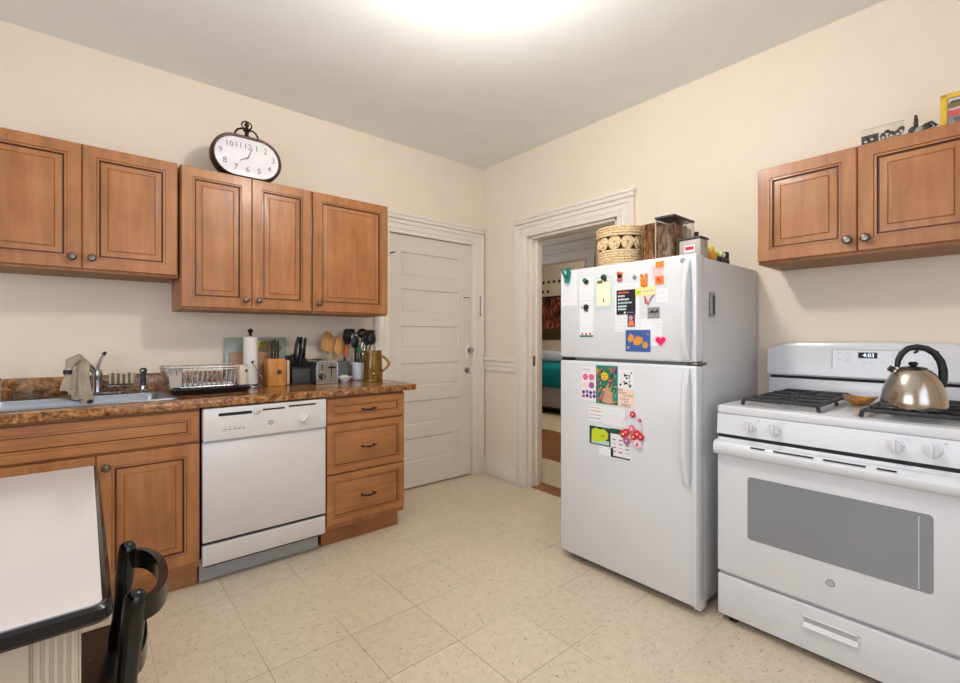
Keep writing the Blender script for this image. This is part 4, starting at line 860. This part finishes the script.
m = MB(); m.box((g0-.003, h0-.003, gz-.010), (g1+.003, h1+.003, gz), 'dgrey', .002); m.build('lid', t)
m = MB()
for a_, b_ in ((g0, h1), (g1, h0)): m = MB(); m.box((a_-.0012, b_-.0012, FT), (a_+.0012, b_+.0012, gz-.01), 'offwhite'); m.build('corner_strip', t)
m = MB(); m.box((g0+.006, h0+.006, FT+.006), (g1-.006, h1-.006, FT+.195), 'bark2', .01)
for i in range(14): m.tube([(g0+.012+rnd.uniform(0, .19), h0+.012+rnd.uniform(0, .07), FT+.15), (g0+.012+rnd.uniform(0, .19), h0+.012+rnd.uniform(0, .07), FT+.2)], .007, 'bark2', 6)
o = m.build('dried_bark'); tag(o, 'grey-brown bark pieces filling the tall glass canister', 'dried bark')
t = thing('storage_jar', (-.62, -2.19, FT), 'small square glass jar with a dark lid and red label at the fridge corner', 'jar')
m = MB(); m.box((-.650, -2.238, FT+.0), (-.57, -2.138, FT+.088), 'mesh', .008); m.build('jar_body', t)
m = MB(); m.box((-.652, -2.240, FT+.088), (-.568, -2.136, FT+.098), 'dgrey', .003); m.build('lid', t)
m = MB(); m.box((-.6515, -2.212, FT+.030), (-.650, -2.164, FT+.062), 'paper', .001); m.box((-.652, -2.208, FT+.040), (-.6512, -2.168, FT+.056), 'red', .001); m.build('label', t)
m = MB(); m.tube([(-.60, -2.238, FT+.09), (-.6, -2.242, FT+.06), (-.6, -2.234, FT+.045)], .003, 'chrome', 6); m.build('wire_clasp', t)
m = MB(); m.lathe([(.02, 0), (.022, .004), (.022, .15), (.012, .17), (.012, .195), (.014, .2), (.001, .205)], (-.27, -2.045, FT), 'bronze', 16); tag(m.build('brown_bottle'), 'dark brown bottle behind the glass canister on the refrigerator', 'bottle')
m = MB(); m.lathe([(.018, 0), (.026, .015), (.026, .03), (.016, .05), (.012, .06)], (-.49, -2.215, FT), 'gold', 16); m.sphere((-.49, -2.215, FT+.062), .014, 'lime', 10)
tag(m.build('yellow_vase'), 'little ochre and green ornament beside the red-label jar', 'ornament')
t = thing('toy_truck', (-.40, -2.215, FT), 'tiny dark toy truck with a white load near the right edge of the refrigerator', 'toy')
m = MB(); m.box((-.45, -2.235, FT+.008), (-.33, -2.195, FT+.03), 'dgrey', .004); m.box((-.36, -2.235, FT+.03), (-.33, -2.195, FT+.062), 'bronze', .004); m.build('chassis', t)
m = MB()
for i in range(4): m.sphere((-.44+i*.022, -2.22, FT+.042), .014, 'paper' if i % 2 else 'lime', 8)
m.build('load', t)
for x in (-.43, -.35):
    for y in (-2.237, -2.193): m = MB(); m.lathe([(.01, -.003), (.01, .003)], (x, y, FT+.0102), 'black', 12, 'y'); m.build('wheel', t)
# ---------------------------------------------------------------- stove
SY0, SY1 = -3.076, -2.316; SX = -.668
t = thing('gas_stove', (-.36, -2.70, 0), 'white freestanding gas stove with oven, right of the refrigerator', 'stove')
m = MB(); m.box((SX+.02, SY0+.003, .03), (-.03, SY1-.003, .885), 'app', .004); m.build('oven_body', t)
for x in (-.62, -.08):
    for y in (SY0+.05, SY1-.05): m = MB(); m.lathe([(.02, 0), (.02, .01), (.012, .012), (.012, .034)], (x, y, 0), 'gap', 12); m.build('foot', t)
m = MB(); poly = [(SX+.03, .8), (SX-.004, .802), (SX+.004, .886), (SX+.03, .886)]
m.rings([[(x, SY1-.001, z) for x, z in poly], [(x, SY0+.001, z) for x, z in poly]], 'app'); cp = m.build('control_panel', t)
m = MB(); m.box((SX, SY0, .886), (-.07, SY1, .922), 'app', .008, 3); m.build('cooktop', t)
m = MB()
for y0, y1 in ((-2.68, -2.36), (-3.06, -2.76)):
    m.rings([[(x, y, .9225) for x, y, _ in rr(-.61, -.10, y0, y1, 0, .03)], [(x, y, .9235) for x, y, _ in rr(-.605, -.105, y0+.005, y1-.005, 0, .03)], [(x, y, .9205) for x, y, _ in rr(-.59, -.12, y0+.02, y1-.02, 0, .03)]], 'app')
m.build('burner_wells', t)
for y in (-2.446, -2.536, -2.892, -2.982):
    m = MB(); m.lathe([(.025, 0), (.024, -.005), (.019, -.008), (.018, -.026), (.001, -.027)], (SX-.001, y, .848), 'app', 24, 'x')
    m.box((SX-.036, y-.005, .825), (SX-.024, y+.005, .871), 'app', .003); m.box((SX-.0015, y-.034, .872), (SX-.0005+.003, y-.026, .876), 'lgrey'); m.build('burner_knob', cp)
# burners and grates
for yc in (-2.52, -2.91):
    for xc in (-.47, -.22):
        m = MB(); m.lathe([(.048, 0), (.05, .004), (.045, .010), (.04, .012)], (xc, yc, .922), 'kick', 24); m.lathe([(.036, .010), (.038, .013), (.034, .021), (.001, .022)], (xc, yc, .922), 'iron', 24); m.build('burner', t)
def grate(y0, y1):
    m = MB(); gz = .950; x0, x1 = -.605, -.085; r = .0075
    for x in (x0, (x0+x1)/2, x1): m.tube([(x, y0, .925), (x, y0+.004, gz-.006), (x, y0+.014, gz), (x, y1-.014, gz), (x, y1-.004, gz-.006), (x, y1, .925)], r, 'iron', 8)
    for y in (y0+.006, y1-.006): m.tube([(x0, y, gz-.004), (x1, y, gz-.004)], r, 'iron', 8)
    yc = (y0+y1)/2
    for xc in (-.475, -.215):
        for dx, dy in ((1, 0), (-1, 0), (0, 1), (0, -1)):
            hx, hy = (.125, (y1-y0)/2)
            m.tube([(xc+.062*math.cos(q*PI/12), yc+.062*math.sin(q*PI/12), gz-.003) for q in range(24)], r*.75, 'iron', 8, loop=True) if (dx, dy) == (1, 0) else None
            m.tube([(xc+dx*hx, yc+dy*hy, gz-.002), (xc+dx*hx*.6, yc+dy*hy*.6, gz), (xc+dx*.03, yc+dy*.03, gz)], [r, r, r*.8], 'iron', 8)
    return m.build('burner_grate', t)
grate(-2.665, -2.395); grate(-3.055, -2.79)
# backguard
m = MB(); n = 24
def arc(y): f = (y-SY0)/(SY1-SY0); return 1.150+.034*min(1, f/.12, (1-f)/.12)**.5+.008*math.sin(PI*f)
ys = [SY0+.003+(SY1-SY0-.006)*i/n for i in range(n+1)]; rs = []
for y in ys:
    zt = arc(y); rs.append([(-.07, y, 1.022), (-.078, y, 1.03), (-.066, y, zt-.03), (-.058, y, zt-.008), (-.045, y, zt), (-.02, y, zt), (-.012, y, zt-.01), (-.012, y, 1.022)])
m.rings(rs, 'app'); m.build('backguard', t); 
m = MB(); m.box((-.06, SY0+.006, .91), (-.012, SY1-.006, 1.008), 'app', .003); m.build('backguard_base', t)
m = MB(); m.box((-.055, SY0+.012, 1.006), (-.012, SY1-.012, 1.024), 'gap'); m.build('vent_slot', t)
def bgx(z): return -.078+(z-1.03)*(.012/.12)-.0006
m = MB()
def onbg(y0, y1, z0, z1, mt, e=.0006): m.rings([[(bgx(z0)+.002, y0, z0), (bgx(z0)+.002, y1, z0), (bgx(z1)+.002, y1, z1), (bgx(z1)+.002, y0, z1)], [(bgx(z0)-e, y0, z0), (bgx(z0)-e, y1, z0), (bgx(z1)-e, y1, z1), (bgx(z1)-e, y0, z1)]], mt)
onbg(-2.588, -2.59, 1.065, 1.155, 'grey', .0012); onbg(-2.59, -2.95, 1.153, 1.155, 'grey', .0012); onbg(-2.5905, -2.95, 1.06, 1.153, 'app')
onbg(-2.685, -2.752, 1.117, 1.143, 'ink', .0014)
for y, z in ((-2.61, 1.135), (-2.64, 1.135), (-2.61, 1.105), (-2.64, 1.103), (-2.765, 1.10), (-2.70, 1.095), (-2.725, 1.095), (-2.80, 1.135), (-2.83, 1.13), (-2.80, 1.1), (-2.83, 1.1)): onbg(y, y-.013, z, z+.006, 'lgrey', .0012)
m.text('4:03', .024, (bgx(1.13)-.0015, -2.722, 1.1295), (0,-1,0), (.0,0,1), 'lcd', .0006); m.build('display_panel', t)
# oven door, handle, drawer
m = MB(); m.box((SX-.004, SY0+.002, .216), (SX+.02, SY1-.002, .788), 'app', .007, 3); od = m.build('oven_door', t)
m = MB(); m.rings([[(SX-.0045, y, z) for y, z, _ in rr(-2.985, -2.438, .385, .640, 0, .012, 4)], [(SX-.0055, y, z) for y, z, _ in rr(-2.985, -2.438, .385, .640, 0, .012, 4)]], 'ovenglass')
m.box((SX-.0062, -2.952, .392), (SX-.0055, -2.949, .63), 'lgrey'); m.box((SX-.006, -2.98, .447), (SX-.0055, -2.445, .449), 'grey')
m.build('oven_window', od)
m = MB(); m.box((SX+.0, SY0+.006, .784), (SX+.018, SY1-.006, .803), 'gap'); m.build('vent_gap', t)
m = MB(); prof = []
for a in range(9): th = -PI/2+PI*a/8; prof.append((SX-.020-.020*math.cos(th), .746+.029*math.sin(th)))
prof += [(SX-.002, .776), (SX-.002, .712)]
m.rings([[(x, SY1-.0, z) for x, z in prof], [(x, SY1-.012, z) for x, z in prof]] + [[(x, SY0+.0, z) for x, z in prof]], 'app')
for a, b in ((-2.46, -2.51), (-2.54, -2.67), (-2.70, -2.82), (-2.85, -2.90)): m.box((SX-.0385, b, .7655), (SX-.030, a, .7695), 'gap')
m.build('handle', od)
m = MB(); m.lathe([(.0135, 0), (.0135, -.002), (.001, -.002)], (SX-.004, -2.715, .315), 'grey', 20, 'x'); m.lathe([(.0115, -.0018), (.0105, -.0028)], (SX-.004, -2.715, .315), 'kick', 20, 'x'); m.text('GE', .013, (SX-.0072, -2.715, .315), (0,-1,0), ZL, 'app'); tag(m.build('logo_badge', od), 'round grey GE badge')
m = MB(); m.box((SX+.05, SY0+.01, .001), (SX+.06, SY1-.01, .032), 'gap'); m.build('toe_skirt', t)  # black strip added for the shade under the open stove base
m = MB(); m.box((SX, SY0+.002, .03), (SX+.02, SY1-.002, .202), 'app', .006, 3)
y0, y1, z0, z1 = -2.80, -2.625, .117, .160
m.box((SX-.004, y0, z0), (SX+.002, y0+.008, z1), 'app', .002); m.box((SX-.004, y1-.008, z0), (SX+.002, y1, z1), 'app', .002); m.box((SX-.004, y0, z1-.006), (SX+.002, y1, z1), 'app', .002)
m.rings([[(SX-.0005, y0+.008, z1-.006), (SX-.0005, y1-.008, z1-.006), (SX-.0005, y1-.008, z0+.02), (SX-.0005, y0+.008, z0+.02)], [(SX-.0012, y0+.008, z1-.006), (SX-.0012, y1-.008, z1-.006), (SX-.0012, y1-.008, z0+.02), (SX-.0012, y0+.008, z0+.02)]], 'kick')
m.rings([[(SX-.001, y0+.006, z0+.02), (SX-.001, y1-.006, z0+.02), (SX-.014, y1-.006, z0+.006), (SX-.014, y0+.006, z0+.006)], [(SX+.001, y0+.006, z0), (SX+.001, y1-.006, z0), (SX-.012, y1-.006, z0+.001), (SX-.012, y0+.006, z0+.001)]], 'app')
m.build('warming_drawer', t)
# amber dish
t = MB(); c = V3((-.27, -2.728, .9255)); rs = []
for r, h, e in ((.035, 0, 0), (.05, .003, .1), (.085, .022, .6), (.10, .036, 1), (.096, .036, 1), (.08, .024, .6), (.045, .008, .1), (.01, .006, 0)):
    rs.append([c+V3((r*.85*(1+.05*math.sin(12*a*PI/24))*math.cos(a*PI/24), r*.56*(1+.04*math.sin(12*a*PI/24))*math.sin(a*PI/24), h+.006*e*math.cos(2*a*PI/24+PI))) for a in range(48)])
t.rings(rs, 'amberd'); tag(t.build('spoon_rest_dish'), 'shallow amber glass dish between the stove grates', 'dish')
# kettle
t = thing('kettle', (-.47, -2.915, .958), 'brushed steel domed kettle with a black arched handle on the front right burner', 'kettle')
c = V3((-.505, -2.918, .9605)); m = MB()
m.lathe([(.080, 0), (.088, .004), (.090, .014), (.089, .032), (.083, .064), (.073, .094), (.060, .120), (.048, .134), (.040, .139)], c, 'kettle', 48); m.build('body', t)
m = MB(); m.lathe([(.040, .138), (.037, .143), (.024, .147), (.010, .148), (.008, .150), (.013, .153), (.014, .159), (.009, .164), (.001, .165)], c, 'black', 24); m.build('lid', t)
hd = V3((.46, -.888, 0)) # across the photograph
hp = [(.090, .078), (.094, .108), (.094, .142), (.086, .174), (.066, .203), (.037, .220), (.004, .226), (-.026, .219), (-.048, .200), (-.060, .176), (-.064, .150)]
m = MB(); m.tube([c+hd*(x*.80+.006)+V3((0,0,z*.96)) for x, z in hp], [.009, .0125, .0125, .012, .0115, .011, .0105, .0105, .0105, .0095, .008], 'black', 12, sy=.8)
m.tube([c+hd*x+V3((0,0,z)) for x, z in ((.012, .215), (.010, .200), (.002, .195))], [.006, .005, .004], 'black', 8)
m.build('handle', t)
m = MB(); sp = -hd; m.tube([c+sp*x+V3((0,0,z)) for x, z in ((.042, .115), (.056, .132), (.062, .138))], [.013, .010, .009], 'kettle', 12); m.tube([c+sp*.056+V3((0,0,.134)), c+sp*.068+V3((0,0,.141))], [.0115, .010], 'black', 10); m.build('spout', t)
# ---------------------------------------------------------------- right wall cabinet and what stands on it
CY1, CY0, CZ0, CZ1 = -2.357, -3.105, 1.553, 1.997
t = thing('wall_cabinet', (-.16, (CY0+CY1)/2, CZ0), 'two-door maple wall cabinet above the gas stove', 'kitchen cabinet', 'maple wall cabinets')
m = MB(); m.box((-.308, CY0, CZ0), (-.002, CY1, CZ1), 'cab', .001); m.box((-.30, CY0+.018, CZ0-.001), (-.02, CY1-.018, CZ0+.0005), 'cabin'); m.build('cabinet_body', t)
for a, b, k in ((CY1-.003, -2.7275, -2.700), (-2.7305, CY0+.003, -2.758)):
    dm = MB(); dm.panel((-.311, a, CZ0+.012), (0,-1,0), (-1,0,0), a-b, CZ1-CZ0-.014, RG, .02, 'cab', 'glaze'); dd = dm.build('cabinet_door', t); knob((-.331, k, CZ0+.06), (-1,0,0), dd)
CZ1 += .0005
t = thing('photo_strip', (-.24, -2.795, CZ1), 'clear stand with a strip of black-and-white figures on the right cabinet', 'photo stand')
m = MB(); m.box((-.252, -2.862, CZ1), (-.246, -2.728, CZ1+.082), 'glass', .001); m.box((-.27, -2.862, CZ1), (-.23, -2.728, CZ1+.004), 'glass', .001); m.build('acrylic_stand', t)
m = MB(); m.box((-.2565, -2.785, CZ1+.004), (-.2535, -2.73, CZ1+.055), 'dark'); 
for y, z in ((-2.745, .035), (-2.765, .04), (-2.80, .036), (-2.812, .045), (-2.825, .036), (-2.845, .036), (-2.855, .045)): m.sphere((-.258, y, CZ1+z), .011, 'dark', 8, (.3, 1, 1.2)); m.sphere((-.2595, y, CZ1+z-.006), .006, 'offwhite', 8, (.3, 1, 1))
m.box((-.256, -2.86, CZ1+.004), (-.254, -2.79, CZ1+.028), 'silver'); m.build('picture', t)
t = thing('metal_figurine', (-.24, -2.90, CZ1), 'small pewter figurine of a rider between the photo strip and yellow frame', 'figurine')
m = MB(); 
for y, z, r, sc in ((-2.875, .018, .014, 1.3), (-2.89, .034, .018, 1), (-2.905, .026, .02, 1.2), (-2.925, .03, .02, 1), (-2.94, .018, .014, 1.2)): m.sphere((-.24, y, CZ1+z), r, 'silver' if z < .03 else 'dark', 10, (.8, sc, .9))
m.tube([(-.24, -2.895, CZ1+.04), (-.24, -2.896, CZ1+.07), (-.24, -2.895, CZ1+.092)], [.008, .007, .004], 'dark', 8); m.box((-.255, -2.945, CZ1), (-.225, -2.87, CZ1+.008), 'dark', .002)
m.tube([(-.24, -2.92, CZ1+.045), (-.24, -2.94, CZ1+.05), (-.24, -2.955, CZ1+.03)], .005, 'dark', 8); m.build('figure', t)
t = thing('yellow_picture_frame', (-.23, -3.05, CZ1), 'bright yellow picture frame with a pink and green snapshot at the right cabinet end', 'picture frame')
xf = Matrix.Translation((-.22, 0, CZ1)) @ Matrix.Rotation(math.radians(8), 4, 'Y') @ Matrix.Translation((.22, 0, -CZ1))
ya, yb2, zt = -2.962, -3.12, CZ1+.15
m = MB(); f_ = .02
for a, b in (((-.235, ya-f_, CZ1+.003), (-.22, ya, zt)), ((-.235, yb2, CZ1+.003), (-.22, yb2+f_, zt)), ((-.235, yb2, CZ1+.003), (-.22, ya, CZ1+f_)), ((-.235, yb2, zt-f_), (-.22, ya, zt))): m.box(a, b, 'gframe', .003, xf=xf)
m.build('frame', t)
m = MB(); m.box((-.228, yb2+f_, CZ1+f_), (-.224, ya-f_, zt-f_), 'lgrey', xf=xf)
for (a, za), (b, zb), mt in (((-2.984, .022), (-3.098, .055), 'silver'), ((-2.984, .056), (-3.05, .082), 'ltred'), ((-2.984, .09), (-3.098, .112), 'olive'), ((-3.02, .06), (-3.07, .088), 'mauve'), ((-2.99, .112), (-3.06, .118), 'ink'), ((-3.0, .03), (-3.03, .05), 'grey')): m.box((-.2295, b, CZ1+za), (-.2282, a, CZ1+zb), mt, xf=xf)
m.build('photo', t)
m = MB(); m.box((-.20, -3.05, CZ1+.0), (-.17, -3.03, CZ1+.004), 'black'); m.tube([(-.21, -3.04, CZ1+.1), (-.175, -3.04, CZ1+.003)], .004, 'black', 6); m.build('easel_back', t)
# ---------------------------------------------------------------- table and chair
TZ = .775; TX1, TY0, TY1, TX0 = -2.702, -2.203, -1.10, -3.42
t = thing('kitchen_table', ((TX0+TX1)/2, (TY0+TY1)/2, 0), 'white enamel-top kitchen table with a black rim in the left foreground', 'table')
m = MB()
m.rings([rr(TX0+.004, TX1-.004, TY0+.004, TY1-.004, TZ-.028, .02), rr(TX0, TX1, TY0, TY1, TZ-.022, .022), rr(TX0+.002, TX1-.002, TY0+.002, TY1-.002, TZ-.006, .022), rr(TX0+.008, TX1-.008, TY0+.008, TY1-.008, TZ-.001, .02), rr(TX0+.016, TX1-.016, TY0+.016, TY1-.016, TZ-.003, .016)], 'navy', cap1=True)
m.build('black_rim', t)
m = MB(); m.rings([rr(TX0+.015, TX1-.015, TY0+.015, TY1-.015, TZ-.006, .014), rr(TX0+.015, TX1-.015, TY0+.015, TY1-.015, TZ-.0005, .014), rr(TX0+.019, TX1-.019, TY0+.019, TY1-.019, TZ, .012)], 'enamel'); m.build('enamel_top', t)
m = MB(); 
m.box((TX0+.05, TY0+.06, .63), (TX1-.05, TY0+.085, TZ-.028), 'beige', .002); m.box((TX0+.05, TY1-.085, .63), (TX1-.05, TY1-.06, TZ-.028), 'beige', .002); m.box((TX0+.05, TY0+.06, .63), (TX0+.075, TY1-.06, TZ-.028), 'beige', .002); m.box((TX1-.075, TY0+.06, .63), (TX1-.05, TY1-.06, TZ-.028), 'beige', .002)
m.build('apron', t)
m = MB(); m.box((TX0+.16, TY0+.048, .60), (TX1-.103, TY0+.062, TZ-.03), 'beige', .004); dr = m.build('drawer', t)
m = MB(); m.lathe([(.007, 0), (.007, -.012), (.015, -.018), (.012, -.028), (.001, -.03)], (-3.1, TY0+.048, .67), 'nickel', 14, 'y'); m.build('knob', dr)
for x in (TX1-.10, TX0+.045):
    for y in (TY0+.05, TY1-.105):
        m = MB(); m.box((x, y, .0), (x+.055, y+.055, TZ-.028), 'beige', .003)
        for k in range(5):
            for (p, q) in (((x+.004+k*.0105, y-.0035), (x+.0095+k*.0105, y)), ((x+.055, y+.004+k*.0105), (x+.0585, y+.0095+k*.0105)), ((x+.004+k*.0105, y+.055), (x+.0095+k*.0105, y+.0585)), ((x-.0035, y+.004+k*.0105), (x, y+.0095+k*.0105))): m.box((p[0], p[1], .04), (q[0], q[1], TZ-.03), 'beige', .0015)
        m.build('leg', t)
t = thing('dining_chair', (-2.88, -1.90, 0), 'black bentwood chair with a curved rail back tucked under the enamel table', 'chair')
pz = .72; P1t, P2t = V3((-2.66, -1.779, pz)), V3((-2.663, -2.055, pz))
SZ = .48
def post(pt):
    m = MB(); b = pt+V3((-.020, 0, SZ-pz)); f = pt+V3((-.024, 0, -pz)); d = (pt-b)
    m.tube([f, f+(b-f)*.5, b-V3((0,0,.03)), b+d*.12, b+d*.3, b+d*.55, b+d*.62, b+d*.9, b+d*.965, b+d*.995, pt+V3((0,0,.002))], [.014, .018, .0198, .0195, .0165, .0175, .019, .0182, .0168, .011, .003], 'blackpaint', 20); return m.build('back_post', t)
post(P1t); post(P2t)
def crail(z, dz, bulge, xo, th=.008):
    m = MB(); rs = []; n = 22; yc = (P1t.y+P2t.y)/2; hy = abs(P1t.y-P2t.y)/2
    for i in range(n+1):
        a = PI*i/n; x = -2.662+xo+bulge*math.sin(a)**.8 if 0 < i < n else -2.662+xo; y = yc+hy*math.cos(a); nrm = V3((math.sin(a)*.9+.1, math.cos(a), 0)).normalized(); p = V3((x, y, z))
        rs.append([p-nrm*th-V3((0,0,dz)), p+nrm*th-V3((0,0,dz*.92)), p+nrm*th+V3((0,0,dz*.92)), p-nrm*th+V3((0,0,dz))])
    m.rings(rs, 'blackpaint'); return m.build('back_rail', t)
crail(.680, .022, .056, 0); crail(.575, .020, .030, -.012)
m = MB()
m.rings([rr(-3.10, -2.688, -2.082, -1.665, SZ-.032, .01), rr(-3.11, -2.682, -2.086, -1.658, SZ-.02, .01), rr(-3.11, -2.682, -2.086, -1.658, SZ-.004, .01), rr(-3.105, -2.688, -2.082, -1.663, SZ, .01)], 'seatwood')
for y in (-1.80, -1.95): m.sphere((-2.73, y, SZ), .0035, 'nickel', 8, (1,1,.4))
m.build('seat', t)
for y in (-2.03, -1.73): m = MB(); m.tube([(-3.085, y, 0), (-3.07, y, .25), (-3.065, y, SZ-.03)], [.015, .02, .019], 'blackpaint', 16); m.build('front_leg', t)
m = MB()
for y in (-2.035, -1.76): m.tube([(-3.075, y, .2), (-2.70, y, .22)], .009, 'blackpaint', 10)
m.tube([(-2.9, -2.035, .21), (-2.9, -1.76, .21)], .009, 'blackpaint', 10); m.build('stretcher', t)
# ---------------------------------------------------------------- hall and bedroom contents
m = MB(); m.box((.155, -2.2, -.003), (.74, .4, .008), 'rug', .003); tag(m.build('hall_runner'), 'beige woven runner just beyond the open doorway', 'rug')
m = MB(); m.box((1.85, .2, -.003), (3.6, 3.4, .010), 'rug', .003); tag(m.build('bedroom_rug'), 'pale beige rug beside the bed in the far bedroom', 'rug')
t = thing('bed', (3.3, 2.0, 0), 'bed with a teal blanket and grey striped skirt in the far bedroom', 'bed')
m = MB(); m.box((2.78, .9, .12), (3.92, 3.0, .62), 'linen', .03, 3); m.build('mattress', t)
m = MB(); m.box((2.74, .85, .42), (3.93, 3.05, .78), 'tealcloth', .08, 4); m.build('blanket', t)
m = MB(); m.box((2.8, .92, .1), (3.9, 2.98, .2), 'dgrey', .01)
for x in (2.85, 3.85):
    for y in (.97, 2.93): m.box((x-.03, y-.03, .0105), (x+.03, y+.03, .12), 'dgrey')
m.build('bed_frame', t)
m = MB(); m.box((2.55, 1.78, .012), (2.68, 2.3, .5), 'dgrey', .02); tag(m.build('bedside_bench'), 'dark grey low bench beside the bed in the far bedroom', 'bench')
m = MB(); m.box((3.5, 1.9, .78), (3.92, 2.6, .98), 'white', .07, 4); tag(m.build('bed_pillow'), 'pale grey pillow on the teal blanket', 'pillow')
t = thing('castle_poster', (3.94, 2.5, 1.18), 'dark poster of a lit building at dusk on the bedroom wall', 'poster')
m = MB(); m.box((3.935, 1.7, 1.17), (3.949, 3.0, 1.99), 'pic0', .001); m.box((3.932, 1.7, 1.17), (3.936, 3.0, 1.37), 'picl'); m.box((3.934, 1.7, 1.96), (3.948, 3.0, 1.99), 'ink'); m.build('print', t)
t = thing('dot_garland', (3.94, 2.4, 2.1), 'string of small dark dots hanging above the poster', 'garland')
m = MB(); m.tube([(3.942, 1.7+i*.13, 2.27-.02*math.sin(i*PI/10)) for i in range(11)], .002, 'offwhite', 5)
for i in range(10): m.sphere((3.942, 1.75+i*.13, 2.26), .03, 'ink', 8, (.2, 1, 1))
m.build('upper_dots', t)
m = MB(); m.tube([(3.942, 2.6, 2.085), (3.942, 3.3, 2.075)], .002, 'offwhite', 5)
for i in range(5): m.sphere((3.94, 2.68+i*.13, 2.08), .032, 'ink', 8, (.2, 1, 1))
m.build('lower_dots', t)
